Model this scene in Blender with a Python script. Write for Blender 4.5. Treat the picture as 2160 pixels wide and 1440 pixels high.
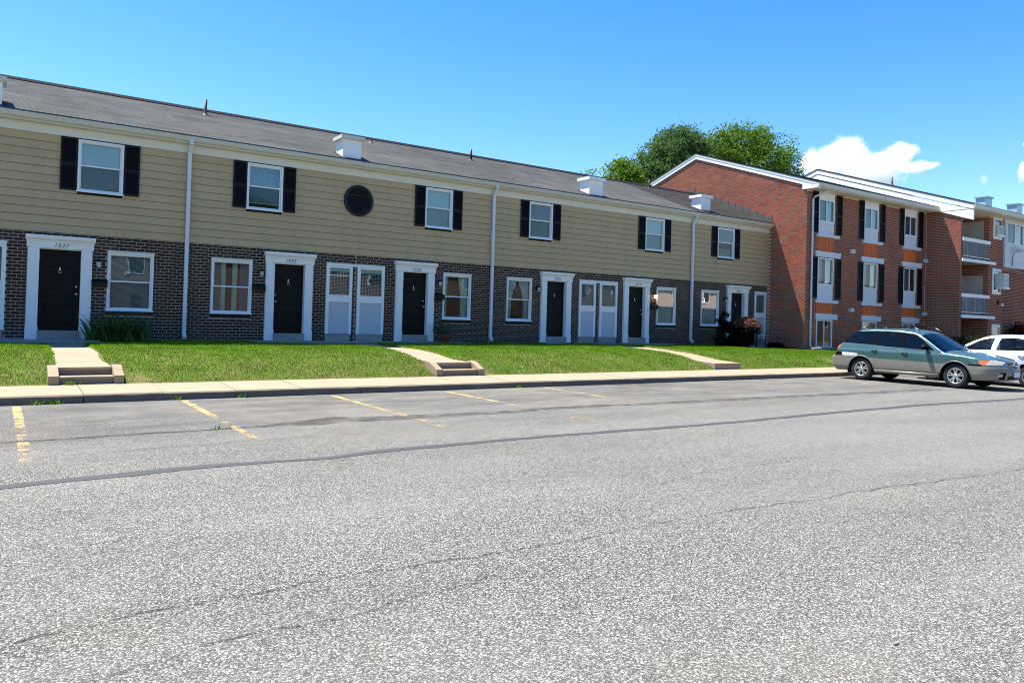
import bpy, bmesh, math, random
import numpy as np
from mathutils import Vector, Matrix
from mathutils.geometry import delaunay_2d_cdt

random.seed(7)
rng = np.random.default_rng(11)
for o in list(bpy.data.objects):
    bpy.data.objects.remove(o, do_unlink=True)
S = bpy.context.scene
COL = S.collection
R = math.radians

# ------------------------------------------------------------------ camera
EYE = 1.6
YAW, PITCH, ROLL, FPX, PPY = R(34.4168), R(0.7213), R(1.6478), 1580.56, 650.1
_f = Vector((math.sin(YAW), math.cos(YAW), 0)); _r = Vector((math.cos(YAW), -math.sin(YAW), 0)); _u = Vector((0, 0, 1))
_f2 = _f * math.cos(PITCH) + _u * math.sin(PITCH); _u2 = _u * math.cos(PITCH) - _f * math.sin(PITCH)
_r3 = _r * math.cos(ROLL) + _u2 * math.sin(ROLL); _u3 = _u2 * math.cos(ROLL) - _r * math.sin(ROLL)
cam = bpy.data.cameras.new('camera'); camo = bpy.data.objects.new('camera', cam); COL.objects.link(camo)
M = Matrix((( _r3.x, _u3.x, -_f2.x, 0), (_r3.y, _u3.y, -_f2.y, 0), (_r3.z, _u3.z, -_f2.z, EYE), (0, 0, 0, 1)))
camo.matrix_world = M
cam.sensor_width = 36.0
cam.lens = 36.0 * FPX / 2160.0
cam.shift_y = -(720 - PPY) / 2160.0
cam.clip_end = 20000
S.camera = camo

# ------------------------------------------------------------------ sky, sun, exposure
SUN = Vector((-0.74, 1.0, 2.8)).normalized()
ELEV = math.asin(SUN.z); AZ = math.atan2(SUN.x, SUN.y)
W = bpy.data.worlds.new('World'); S.world = W; W.use_nodes = True
wn = W.node_tree.nodes; wl = W.node_tree.links
for n in list(wn): wn.remove(n)
sky = wn.new('ShaderNodeTexSky'); sky.sky_type = 'NISHITA'; sky.sun_disc = False
sky.sun_elevation = ELEV; sky.sun_rotation = AZ
sky.altitude = 0; sky.air_density = 1.0; sky.dust_density = 0.3; sky.ozone_density = 1.6
hs = wn.new('ShaderNodeHueSaturation'); hs.inputs['Saturation'].default_value = 1.42; hs.inputs['Hue'].default_value = .506; hs.inputs['Value'].default_value = 1.0
bg = wn.new('ShaderNodeBackground'); bg.inputs['Strength'].default_value = 0.103
wo = wn.new('ShaderNodeOutputWorld')
wl.new(sky.outputs[0], hs.inputs['Color']); wl.new(hs.outputs[0], bg.inputs[0]); wl.new(bg.outputs[0], wo.inputs[0])
sun = bpy.data.lights.new('sun', 'SUN'); sun.energy = 5.0; sun.angle = R(0.53); sun.color = (1.0, 0.95, 0.87)
suno = bpy.data.objects.new('sun', sun); COL.objects.link(suno)
suno.rotation_euler = SUN.to_track_quat('Z', 'Y').to_euler(); suno.location = (0, 30, 60)
S.view_settings.view_transform = 'Standard'; S.view_settings.look = 'None'
S.view_settings.exposure = 1.32; S.view_settings.gamma = 1.0; S.view_settings.use_curve_mapping = False
S.render.engine = 'CYCLES'
S.cycles.max_bounces = 8; S.cycles.diffuse_bounces = 4; S.cycles.glossy_bounces = 4
S.cycles.transparent_max_bounces = 12; S.cycles.volume_bounces = 10; S.cycles.caustics_reflective = False
S.cycles.use_denoising = True; S.cycles.filter_width = 1.05

# ------------------------------------------------------------------ helpers
def tag(o, label=None, cat=None, group=None, kind=None):
    if label: o['label'] = label
    if cat: o['category'] = cat
    if group: o['group'] = group
    if kind: o['kind'] = kind
    return o

def empty(name, loc, label=None, cat=None, group=None):
    o = bpy.data.objects.new(name, None); COL.objects.link(o); o.location = loc
    o.empty_display_size = 0.2
    return tag(o, label, cat, group)

def adopt(o, parent):
    """parent without moving: children are modelled in world coordinates"""
    if parent is not None:
        o.parent = parent
        if parent.type == 'EMPTY':
            o.matrix_parent_inverse = Matrix.Translation(-Vector(parent.location))

class MB:
    def __init__(s): s.v = []; s.f = []; s.m = []; s.sm = []
    def add(s, vs, fs, m=0, smooth=False):
        b = len(s.v); s.v.extend(tuple(v) for v in vs)
        for f in fs:
            s.f.append(tuple(b + i for i in f)); s.m.append(m); s.sm.append(smooth)
        return s
    def box(s, x0, x1, y0, y1, z0, z1, m=0):
        v = [(x0,y0,z0),(x1,y0,z0),(x1,y1,z0),(x0,y1,z0),(x0,y0,z1),(x1,y0,z1),(x1,y1,z1),(x0,y1,z1)]
        return s.add(v, [(0,3,2,1),(4,5,6,7),(0,1,5,4),(1,2,6,5),(2,3,7,6),(3,0,4,7)], m)
    def quad(s, a, b, c, d, m=0): return s.add([a, b, c, d], [(0,1,2,3)], m)
    def prism(s, poly, h, axis='y', a0=0, m=0):
        """poly in the two other axes, extruded from a0 to a0+h"""
        n = len(poly)
        def P(p, a): return (p[0], a, p[1]) if axis == 'y' else ((a, p[0], p[1]) if axis == 'x' else (p[0], p[1], a))
        v = [P(p, a0) for p in poly] + [P(p, a0 + h) for p in poly]
        f = [tuple(range(n)), tuple(range(2*n-1, n-1, -1))] + [(i, i+n, (i+1) % n + n, (i+1) % n) for i in range(n)]
        return s.add(v, f, m)
    def tube(s, pts, r, n=8, m=0, cap=True):
        pts = [Vector(p) for p in pts]; rs = r if isinstance(r, (list, tuple)) else [r]*len(pts)
        rings = []
        for i, p in enumerate(pts):
            d = (pts[min(i+1, len(pts)-1)] - pts[max(i-1, 0)]).normalized()
            a = d.cross(Vector((0,0,1)) if abs(d.z) < .9 else Vector((1,0,0))).normalized(); b = d.cross(a)
            rings.append([p + (a*math.cos(2*math.pi*k/n) + b*math.sin(2*math.pi*k/n))*rs[i] for k in range(n)])
        v = [q for ring in rings for q in ring]; f = []
        for i in range(len(pts)-1):
            for k in range(n):
                f.append((i*n+k, i*n+(k+1) % n, (i+1)*n+(k+1) % n, (i+1)*n+k))
        s.add(v, f, m, True)
        if cap:
            b = len(s.v) - len(v)
            s.f.append(tuple(b+k for k in range(n-1,-1,-1))); s.m.append(m); s.sm.append(False)
            e = b + (len(pts)-1)*n
            s.f.append(tuple(e+k for k in range(n))); s.m.append(m); s.sm.append(False)
        return s
    def lathe(s, prof, c, axis='z', n=24, m=0, smooth=True):
        """prof: (radius, height along axis)"""
        v = []
        for r, h in prof:
            for k in range(n):
                a = 2*math.pi*k/n; p, q = r*math.cos(a), r*math.sin(a)
                v.append((c[0]+p, c[1]+q, c[2]+h) if axis == 'z' else ((c[0]+h, c[1]+p, c[2]+q) if axis == 'x' else (c[0]+p, c[1]+h, c[2]+q)))
        f = [(i*n+k, i*n+(k+1) % n, (i+1)*n+(k+1) % n, (i+1)*n+k) for i in range(len(prof)-1) for k in range(n)]
        return s.add(v, f, m, smooth)
    def mesh(s, name, mats):
        me = bpy.data.meshes.new(name); me.from_pydata(s.v, [], s.f)
        for mt in (mats if isinstance(mats, (list, tuple)) else [mats]): me.materials.append(mt)
        me.polygons.foreach_set('material_index', s.m); me.polygons.foreach_set('use_smooth', s.sm)
        bm = bmesh.new(); bm.from_mesh(me); bmesh.ops.recalc_face_normals(bm, faces=bm.faces); bm.to_mesh(me); bm.free()
        me.update(); return me
    def build(s, name, mats, parent=None, label=None, cat=None, group=None, kind=None):
        o = bpy.data.objects.new(name, s.mesh(name, mats)); COL.objects.link(o); adopt(o, parent)
        return tag(o, label, cat, group, kind)

def obj(name, me, parent=None, **k):
    o = bpy.data.objects.new(name, me); COL.objects.link(o); adopt(o, parent); return tag(o, **k)

def lerp_tab(tab, x):
    if x <= tab[0][0]: return tab[0][1]
    for (a, p), (b, q) in zip(tab, tab[1:]):
        if x <= b: return p + (q-p)*(x-a)/(b-a)
    return tab[-1][1]

def pchip(tab, x):
    n = len(tab)
    if x <= tab[0][0]: return tab[0][1]
    if x >= tab[-1][0]: return tab[-1][1]
    i = 0
    while x > tab[i+1][0]: i += 1
    def sl(k): return (tab[k+1][1]-tab[k][1])/(tab[k+1][0]-tab[k][0])
    def dv(k):
        if k == 0: return sl(0)
        if k == n-1: return sl(n-2)
        a, b = sl(k-1), sl(k); return 0.0 if a*b <= 0 else 2*a*b/(a+b)
    h = tab[i+1][0]-tab[i][0]; t = (x-tab[i][0])/h
    return ((2*t**3-3*t**2+1)*tab[i][1]+(t**3-2*t**2+t)*h*dv(i)+(-2*t**3+3*t**2)*tab[i+1][1]+(t**3-t**2)*h*dv(i+1))

# ------------------------------------------------------------------ materials
class NT:
    def __init__(s, name):
        s.mat = bpy.data.materials.new(name); s.mat.use_nodes = True
        s.t = s.mat.node_tree; s.n = s.t.nodes; s.l = s.t.links
        s.bsdf = s.n['Principled BSDF']; s.out = s.n['Material Output']
    def node(s, typ, **k):
        n = s.n.new(typ)
        for a, b in k.items(): setattr(n, a, b)
        return n
    def link(s, a, b): s.l.new(a, b)
    def pos(s, scale=None):
        g = s.node('ShaderNodeNewGeometry').outputs['Position']
        if scale:
            m = s.node('ShaderNodeMapping'); m.inputs['Scale'].default_value = scale; s.link(g, m.inputs[0]); return m.outputs[0]
        return g
    def noise(s, scale, detail=4, rough=.55, vec=None, dist=0):
        n = s.node('ShaderNodeTexNoise'); n.inputs['Scale'].default_value = scale; n.inputs['Detail'].default_value = detail
        n.inputs['Roughness'].default_value = rough; n.inputs['Distortion'].default_value = dist
        s.link(vec if vec is not None else s.pos(), n.inputs['Vector']); return n.outputs[0]
    def voro(s, scale, vec=None, feature='F1', out='Distance', rand=1):
        n = s.node('ShaderNodeTexVoronoi'); n.feature = feature; n.inputs['Scale'].default_value = scale
        n.inputs['Randomness'].default_value = rand
        s.link(vec if vec is not None else s.pos(), n.inputs['Vector']); return n.outputs[out]
    def ramp(s, fac, stops):
        n = s.node('ShaderNodeValToRGB'); e = n.color_ramp.elements
        while len(e) < len(stops): e.new(.5)
        for i, (p, c) in enumerate(stops):
            e[i].position = p; e[i].color = (c if hasattr(c, '__len__') else (c, c, c)) + ((1,) if (not hasattr(c, '__len__') or len(c) == 3) else ())
        s.link(fac, n.inputs[0]); return n.outputs[0]
    def mix(s, fac, a, b, mode='MIX'):
        n = s.node('ShaderNodeMix', data_type='RGBA', blend_type=mode)
        for i, v in ((0, fac), (6, a), (7, b)):
            if hasattr(v, 'is_linked'): s.link(v, n.inputs[i])
            elif i == 0: n.inputs[0].default_value = v
            else: n.inputs[i].default_value = tuple(v) + (1,) if len(v) == 3 else v
        return n.outputs[2]
    def math(s, op, a, b=0.0, c=None):
        n = s.node('ShaderNodeMath', operation=op)
        for i, v in enumerate((a, b) + ((c,) if c is not None else ())):
            if hasattr(v, 'is_linked'): s.link(v, n.inputs[i])
            else: n.inputs[i].default_value = v
        return n.outputs[0]
    def bump(s, h, strength=.3, dist=.01):
        b = s.node('ShaderNodeBump'); b.inputs['Strength'].default_value = strength; b.inputs['Distance'].default_value = dist
        s.link(h, b.inputs['Height']); s.link(b.outputs[0], s.bsdf.inputs['Normal'])
    def set(s, color=None, rough=None, metal=None, spec=None, coat=None):
        for key, v in (('Base Color', color), ('Roughness', rough), ('Metallic', metal), ('Specular IOR Level', spec), ('Coat Weight', coat)):
            if v is None: continue
            if hasattr(v, 'is_linked'): s.link(v, s.bsdf.inputs[key])
            elif key == 'Base Color': s.bsdf.inputs[key].default_value = tuple(v) + (1,)
            else: s.bsdf.inputs[key].default_value = v
        return s.mat

def plain(name, c, rough=.6, var=.12, scale=6, metal=0, spec=.4, coat=None, bump=0, fine=None):
    t = NT(name)
    n = t.noise(scale, 5)
    col = t.mix(n, [x*(1-var) for x in c], [min(1, x*(1+var)) for x in c])
    if fine:
        f2 = t.noise(fine, 3); col = t.mix(.25, col, t.ramp(f2, [(.3, tuple(x*.6 for x in c)), (.7, tuple(min(1, x*1.25) for x in c))]))
    t.set(col, rough, metal, spec, coat)
    if bump: t.bump(t.noise(fine or scale*6, 4), bump, .01)
    return t.mat

def brick_mat(name, cols, single):
    t = NT(name)
    if single: r = t.node('ShaderNodeObjectInfo').outputs['Random']
    else: r = t.node('ShaderNodeNewGeometry').outputs['Random Per Island']
    base = t.ramp(r, [(i/(len(cols)-1), c) for i, c in enumerate(cols)])
    n = t.noise(35, 5); base = t.mix(t.math('MULTIPLY', n, .55), base, tuple(x*.45 for x in cols[0]))
    blotch = t.ramp(t.noise(.55, 3), [(.35, 0.0), (.75, .35)])
    base = t.mix(blotch, base, tuple(min(1, x*1.6+.01) for x in cols[-1]))
    t.set(base, .85, 0, .12); t.bump(t.noise(90, 4), .35, .006); return t.mat

BR1 = [(.026,.017,.014),(.042,.027,.021),(.035,.023,.019),(.058,.037,.027),(.078,.050,.036)]
BR2 = [(.22,.062,.034),(.29,.086,.046),(.24,.068,.040),(.34,.112,.062),(.16,.048,.034),(.31,.092,.046)]
m_brick1s, m_brick1 = brick_mat('dark_brick_single', BR1, True), brick_mat('dark_brick_mass', BR1, False)
m_brick2s, m_brick2 = brick_mat('red_brick_single', BR2, True), brick_mat('red_brick_mass', BR2, False)
m_mortar1 = plain('grey_mortar', (.46,.36,.30), .95, .2, 4, spec=.1, fine=60, bump=.3)
m_mortar2 = plain('tan_mortar', (.66,.50,.39), .95, .2, 4, spec=.1, fine=60, bump=.3)

def siding_mat():
    t = NT('tan_siding')
    ob = t.node('ShaderNodeObjectInfo').outputs['Random']
    grain = t.noise(9, 5, vec=t.pos((.25, 1, 6)))
    c = t.mix(ob, (.51,.36,.188), (.55,.392,.21))
    c = t.mix(t.math('MULTIPLY', grain, .5), c, (.46,.33,.185))
    dirt = t.ramp(t.noise(1.6, 5, .62, vec=t.pos((2.2, 1, .35))), [(.48, 0.0), (.80, .38)])
    c = t.mix(dirt, c, (.34,.25,.14))
    t.set(c, .6, 0, .3); t.bump(grain, .12, .004); return t.mat
m_siding = siding_mat()
m_white = plain('white_trim_paint', (.82,.815,.80), .5, .05, 2)
m_cream = plain('cream_frieze_paint', (.72,.67,.55), .55, .08, 2.0)
m_fascia = plain('weathered_gutter_paint', (.60,.575,.50), .5, .14, 2.0, fine=14)
m_whitebright = plain('bright_white_rake_paint', (.82,.82,.81), .45, .04, 3)
m_panelblue = plain('pale_grey_panel', (.50,.53,.56), .6, .05, 2)
m_shutter = plain('black_shutter_vinyl', (.010,.0095,.012), .5, .2, 12, spec=.2)
m_door = plain('black_brown_door_paint', (.0045,.0038,.0034), .45, .2, 9, spec=.18)
m_metal = plain('dull_steel', (.55,.55,.54), .35, .1, 20, metal=.9)
m_brass = plain('knocker_brass', (.75,.66,.48), .3, .1, 20, metal=.9)
m_black = plain('black_iron', (.008,.008,.009), .5, .2, 20, spec=.25)
m_dark = plain('dark_interior', (.022,.022,.025), .9, .2, 2, spec=.1)
m_conc = plain('weathered_concrete', (.31,.245,.168), .9, .2, 2.2, spec=.2, fine=40, bump=.4)
m_concdark = plain('grey_step_concrete', (.30,.29,.265), .9, .25, 4, spec=.2, fine=35, bump=.4)
m_riser = plain('shaded_stained_riser_concrete', (.20,.175,.135), .92, .3, 6, spec=.2, fine=30, bump=.5)  # shade of the step fronts put into this darker colour, along with staining
m_kerb = plain('stained_kerb_concrete', (.15,.13,.105), .92, .35, 5, spec=.2, fine=30, bump=.5)
m_ink = plain('number_ink', (.012,.012,.015), .4, .05)
m_alu = plain('downspout_enamel', (.66,.69,.71), .45, .06, 4)
m_blind = plain('blind_vinyl', (.78,.80,.76), .6, .06, 3)
m_shade = plain('roller_shade', (.78,.80,.76), .8, .06, 2)
m_shadewarm = plain('grey_screen', (.30,.30,.29), .8, .06, 2)
m_curtain = plain('sheer_curtain', (.76,.76,.73), .85, .14, 9)
m_curtain2 = plain('mauve_curtain', (.20,.17,.23), .85, .2, 9)
m_orange = plain('rust_orange_panel', (.66,.135,.026), .6, .1, 3, fine=20)
m_lintel = plain('grey_white_lintel', (.66,.67,.67), .6, .06, 3)
m_greybox = plain('vent_plastic', (.62,.62,.59), .55, .08, 10)
m_flash = plain('lead_flashing', (.085,.082,.08), .6, .5, 9, fine=16)
m_galv = plain('galvanised_flue', (.42,.55,.60), .4, .07, 5, metal=.35)
m_mulch = plain('dark_mulch', (.030,.022,.016), .95, .5, 12, spec=.1, fine=60, bump=.8)
m_log = plain('grey_log_bark', (.22,.19,.16), .9, .4, 12, fine=50, bump=.6)
m_terra = plain('terracotta_pot', (.34,.075,.045), .7, .15, 10)
m_soil = plain('soil', (.03,.022,.015), .95, .3, 20)
m_screen = plain('louvre_black', (.014,.013,.014), .5, .2, 8)

def glass_mat(name, tint=(.72,.80,.80), gloss=.16, rough=.0, fr=1.35, wave=.05):
    t = NT(name); t.n.remove(t.bsdf)
    tr = t.node('ShaderNodeBsdfTransparent'); tr.inputs[0].default_value = tint + (1,)
    gl = t.node('ShaderNodeBsdfGlossy'); gl.inputs['Roughness'].default_value = rough; gl.inputs[0].default_value = (1,1,1,1)
    lw = t.node('ShaderNodeFresnel'); lw.inputs[0].default_value = 1.5
    wav = t.noise(1.3, 2); b = t.node('ShaderNodeBump'); b.inputs['Strength'].default_value = wave; b.inputs['Distance'].default_value = .05
    t.link(wav, b.inputs['Height']); t.link(b.outputs[0], gl.inputs['Normal'])
    f = t.math('ADD', t.math('MULTIPLY', lw.outputs[0], fr), gloss); f = t.math('MINIMUM', f, 1.0)
    mx = t.node('ShaderNodeMixShader'); t.link(f, mx.inputs[0]); t.link(tr.outputs[0], mx.inputs[1]); t.link(gl.outputs[0], mx.inputs[2])
    t.link(mx.outputs[0], t.out.inputs[0]); return t.mat
m_glass = glass_mat('window_glass', (.74,.93,.91), .05)
m_glassdull = glass_mat('screened_glass', (.58,.72,.71), .01, .05, .9)
m_cglass = glass_mat('tinted_car_glass', (.16,.24,.27), .0, 0, .9, 0)
m_cglass2 = glass_mat('green_car_glass', (.80,.94,.88), .0, 0, .7, 0)

def roof_mat(name, c0, c1):
    t = NT(name)
    b = t.node('ShaderNodeTexBrick'); b.inputs['Scale'].default_value = 1.0
    b.inputs['Brick Width'].default_value = .32; b.inputs['Row Height'].default_value = .135; b.inputs['Mortar Size'].default_value = .003
    b.inputs['Color1'].default_value = c0 + (1,); b.inputs['Color2'].default_value = c1 + (1,); b.inputs['Mortar'].default_value = tuple(x*.5 for x in c0) + (1,)
    t.link(t.pos(), b.inputs['Vector'])
    st = t.ramp(t.noise(1.1, 5, vec=t.pos((.35, 1.2, 1))), [(.35, 0.0), (.7, .5)])
    c = t.mix(st, b.outputs['Color'], tuple(x*1.55 for x in c1))
    dk = t.ramp(t.noise(.45, 4, vec=t.pos((1, .5, 1))), [(.45, 0.0), (.75, .45)])
    c = t.mix(dk, c, tuple(x*.55 for x in c0))
    gr = t.noise(120, 2); c = t.mix(t.math('MULTIPLY', gr, .6), c, tuple(x*.4 for x in c0))
    t.set(c, .95, 0, .15); t.bump(gr, .4, .004); return t.mat
m_roof = roof_mat('weathered_shingle', (.080,.081,.076), (.135,.135,.126))
m_ridge = plain('dark_ridge_shingle', (.018,.018,.02), .95, .2, 6, spec=.1)
m_roof2 = roof_mat('dark_shingle', (.045,.041,.039), (.060,.054,.051))

def asphalt_mat():
    t = NT('aggregate_asphalt')
    v1 = t.voro(70); v1c = t.voro(70, out='Color'); n1 = t.noise(74, 3, .8); n2 = t.noise(120, 2, .7)
    sep = t.node('ShaderNodeSeparateColor'); t.link(v1c, sep.inputs[0])
    stone = t.ramp(sep.outputs[0], [(0, (.097,.097,.087)), (.25, (.185,.185,.166)), (.6, (.31,.311,.281)), (.85, (.427,.429,.39)), (1, (.545,.545,.495))])
    gap = t.ramp(v1, [(.38, 0.0), (.66, 1.0)])
    c = t.mix(gap, stone, (.032,.030,.027))
    c = t.mix(t.ramp(n1, [(.44, .9), (.54, .0)]), c, (.040,.038,.034))
    c = t.mix(t.ramp(n2, [(.54, .0), (.66, .75)]), c, (.447,.446,.405))
    # oil and tyre darkening in the stalls near the kerb, tan dust, lane wear (shapes of their own)
    g = t.pos(); sx = t.node('ShaderNodeSeparateXYZ'); t.link(g, sx.inputs[0])
    near = t.ramp(t.math('MULTIPLY_ADD', sx.outputs[1], .2, -1.6), [(.10, 0.05), (.85, 1.0)])
    c = t.mix(t.math('MULTIPLY', near, .30), c, (.10,.098,.094))
    oil = t.math('MULTIPLY', t.ramp(t.noise(.8, 6, .68, vec=t.pos((.7, 1.9, 1))), [(.40, 0.0), (.60, 1.0)]), near)
    c = t.mix(t.math('MULTIPLY', oil, .72), c, (.060,.056,.052))
    dust = t.ramp(t.noise(.34, 7, .7), [(.46, 0.0), (.72, .5)])
    c = t.mix(t.math('MULTIPLY', dust, t.math('ADD', near, .35)), c, (.215,.19,.145))
    lane = t.ramp(t.noise(.42, 6, .6, vec=t.pos((.3, 1.2, 1))), [(.42, 0.0), (.66, .22)])
    c = t.mix(lane, c, (.275,.262,.24))
    dk = t.ramp(t.noise(.55, 7, .68, vec=t.pos((.35, 1.3, 1))), [(.50, 0.0), (.70, .32)])
    c = t.mix(dk, c, (.09,.088,.085))
    t.set(c, .93, 0, .15)
    h = t.mix(.5, v1, n1); t.bump(h, .8, .012); return t.mat
m_asphalt = asphalt_mat()
m_tar = plain('tar_seam', (.050,.050,.051), .75, .3, 5, fine=80, bump=.3)

def ground_mat():
    t = NT('lawn_soil_green'); n = t.noise(2.0, 6)
    t.set(t.ramp(n, [(.3, (.035,.060,.014)), (.6, (.060,.095,.020)), (.8, (.12,.105,.05))]), .95, 0, .1)
    t.bump(t.noise(60, 4), .6, .02); return t.mat
m_ground = ground_mat()
def thatch_mat():
    t = NT('lawn_thatch'); n = t.noise(1.3, 6, .65)
    c = t.ramp(n, [(.38, (.075,.105,.020)), (.54, (.115,.135,.034)), (.66, (.20,.155,.075))])
    t.set(t.mix(.4, c, t.ramp(t.noise(45, 3), [(.3, (.05,.06,.015)), (.7, (.16,.15,.06))])), .95, 0, .05); t.bump(t.noise(60, 4), .6, .02); return t.mat
m_thatch = thatch_mat()

def blade_mat(name, cols, dry=(.24,.21,.075), drylo=.575, trans=.45):
    t = NT(name); t.n.remove(t.bsdf)
    r = t.node('ShaderNodeNewGeometry').outputs['Random Per Island']
    c = t.ramp(r, [(i/(len(cols)-1), k) for i, k in enumerate(cols)])
    big = t.ramp(t.noise(.8, 6, .62), [(drylo-.03, 0.0), (drylo+.13, .62)])
    c = t.mix(big, c, dry)
    mid = t.ramp(t.noise(1.9, 5, .62), [(.36, .62), (.58, 0.0)])
    c = t.mix(mid, c, tuple(x*.5 for x in cols[0]))
    d = t.node('ShaderNodeBsdfDiffuse'); tl = t.node('ShaderNodeBsdfTranslucent'); t.link(c, d.inputs[0]); t.link(c, tl.inputs[0])
    g = t.node('ShaderNodeBsdfGlossy'); g.inputs['Roughness'].default_value = .45; g.inputs[0].default_value = (.6,.6,.6,1)
    mx = t.node('ShaderNodeMixShader'); mx.inputs[0].default_value = trans; t.link(d.outputs[0], mx.inputs[1]); t.link(tl.outputs[0], mx.inputs[2])
    m2 = t.node('ShaderNodeMixShader'); m2.inputs[0].default_value = .0; t.link(mx.outputs[0], m2.inputs[1]); t.link(g.outputs[0], m2.inputs[2])
    t.link(m2.outputs[0], t.out.inputs[0]); return t.mat
m_grass = blade_mat('grass_blades', [(.125,.285,.014),(.175,.35,.020),(.24,.41,.03),(.145,.32,.018)])
m_leaf_maple = blade_mat('maple_leaf', [(.085,.17,.022),(.14,.245,.032),(.19,.30,.045)], (.09,.14,.03), .8)
m_leaf_pine = blade_mat('pine_needles', [(.075,.15,.050),(.115,.20,.064),(.155,.24,.08)], (.06,.09,.03), .8)
m_leaf_bush = blade_mat('shrub_leaf', [(.020,.035,.012),(.035,.055,.018),(.05,.07,.02)], (.04,.05,.02), .8)
m_leaf_plum = blade_mat('dark_plum_leaf', [(.014,.012,.010),(.022,.020,.012),(.030,.018,.016)], (.02,.02,.01), .8)
m_bloom = blade_mat('rusty_pink_bloom', [(.17,.075,.055),(.25,.12,.085),(.34,.20,.13)], (.30,.15,.1), .8)
m_redbloom = blade_mat('red_bloom', [(.35,.02,.03),(.5,.05,.06)], (.3,.03,.03), .8)
m_strap = blade_mat('strap_leaf', [(.07,.15,.04),(.12,.22,.06),(.20,.30,.09)], (.12,.12,.04), .75)
m_bark = plain('bark', (.09,.07,.05), .9, .3, 8, fine=40, bump=.5)

def paint_line_mat():
    t = NT('worn_yellow_paint')
    n = t.noise(3.2, 6, .7); g = t.noise(70, 3, .6)
    sx = t.node('ShaderNodeSeparateXYZ'); t.link(t.pos(), sx.inputs[0])
    wear = t.ramp(t.math('MULTIPLY_ADD', sx.outputs[1], .2, -1.75), [(.0, .12), (.50, .09), (.72, -.0), (1.0, -.03)])
    far = t.ramp(t.math('MULTIPLY', sx.outputs[0], .04), [(.34, 0.0), (.56, .14)])
    a = t.math('SUBTRACT', t.math('SUBTRACT', t.math('ADD', t.math('MULTIPLY', n, 1.0), t.math('MULTIPLY', g, .42)), wear), far)
    al = t.ramp(a, [(.60, 0.0), (.76, .85)])
    t.set(t.mix(g, (.50,.32,.11), (.66,.46,.20)), .8, 0, .2); t.link(al, t.bsdf.inputs['Alpha']); return t.mat
m_line = paint_line_mat()
def crack_mat():
    t = NT('asphalt_crack')
    a = t.math('ADD', t.noise(3.5, 5, .7), t.math('MULTIPLY', t.noise(40, 3), .35))
    t.set((.03,.028,.025), .95, 0, .1); t.link(t.ramp(a, [(.52, 0.0), (.72, .72)]), t.bsdf.inputs['Alpha']); return t.mat
m_crack = crack_mat()
def smear_mat():
    t = NT('dark_old_seam')
    a = t.math('ADD', t.noise(2.0, 6, .7), t.math('MULTIPLY', t.noise(60, 3), .45))
    t.set((.075,.072,.066), .95, 0, .1); t.link(t.ramp(a, [(.60, 0.0), (.90, .85)]), t.bsdf.inputs['Alpha']); return t.mat
m_smear = smear_mat()

# ------------------------------------------------------------------ ground
g = MB(); g.quad((-1500,-1500,-.03),(1500,-1500,-.03),(1500,1500,-.03),(-1500,1500,-.03))
g.build('ground', m_ground, kind='structure')
a = MB(); a.quad((-45,-16,0),(75,-16,0),(75,14.12,0),(-45,14.12,0))
a.build('parking_lot', m_asphalt, kind='structure')

def ribbon(pts, z, jitter=0.0, step=.25):
    """pts: (x, y, halfwidth)"""
    b = MB(); L = []
    for (x0,y0,w0),(x1,y1,w1) in zip(pts, pts[1:]):
        n = max(1, int(math.hypot(x1-x0, y1-y0)/step))
        for i in range(n):
            t = i/n; L.append((x0+(x1-x0)*t, y0+(y1-y0)*t, w0+(w1-w0)*t))
    L.append(pts[-1]); v = []; off = 0
    for i, (x,y,w) in enumerate(L):
        nx, ny = L[min(i+1,len(L)-1)][0]-L[max(i-1,0)][0], L[min(i+1,len(L)-1)][1]-L[max(i-1,0)][1]
        d = math.hypot(nx,ny) or 1; nx, ny = -ny/d, nx/d
        off = off*.8 + random.uniform(-jitter, jitter)
        a1 = w*(1+random.uniform(-.15,.15)*(jitter>0)); a2 = w*(1+random.uniform(-.15,.15)*(jitter>0))
        v += [(x+nx*(a1+off), y+ny*(a1+off), z), (x-nx*(a2-off), y-ny*(a2-off), z)]
    b.add(v, [(2*i,2*i+1,2*i+3,2*i+2) for i in range(len(L)-1)]); return b
seam = [(-8,7.80,.08),(-3,7.82,.08),(.06,7.87,.075),(.6,7.96,.085),(1.1,7.99,.10),(1.7,8.04,.085),(2.6,7.97,.06),(3.0,7.92,.07),(3.6,8.06,.09),(4.2,8.10,.09),(5.3,8.13,.08),(6.5,8.12,.07),(8.3,8.04,.08),(10.2,8.01,.07),(12.8,8.12,.09),(15.9,8.18,.10),(20.4,7.95,.09),(30,7.8,.09),(45,7.8,.09)]
ribbon(seam, .004, .012).build('tar_seam', m_tar, kind='structure')
old = [(-6,10.4,.05),(0,10.4,.05),(1.6,10.43,.04),(2.4,10.45,.05),(3.2,10.48,.12),(3.8,10.6,.26),(4.3,10.75,.32),(5.1,10.55,.22),(6.5,10.5,.16),(8.5,10.64,.14),(12,10.5,.16),(18,10.3,.2),(21,10.2,.2)]
ribbon(old, .005, .02).build('old_seam', m_smear, kind='structure')
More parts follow.
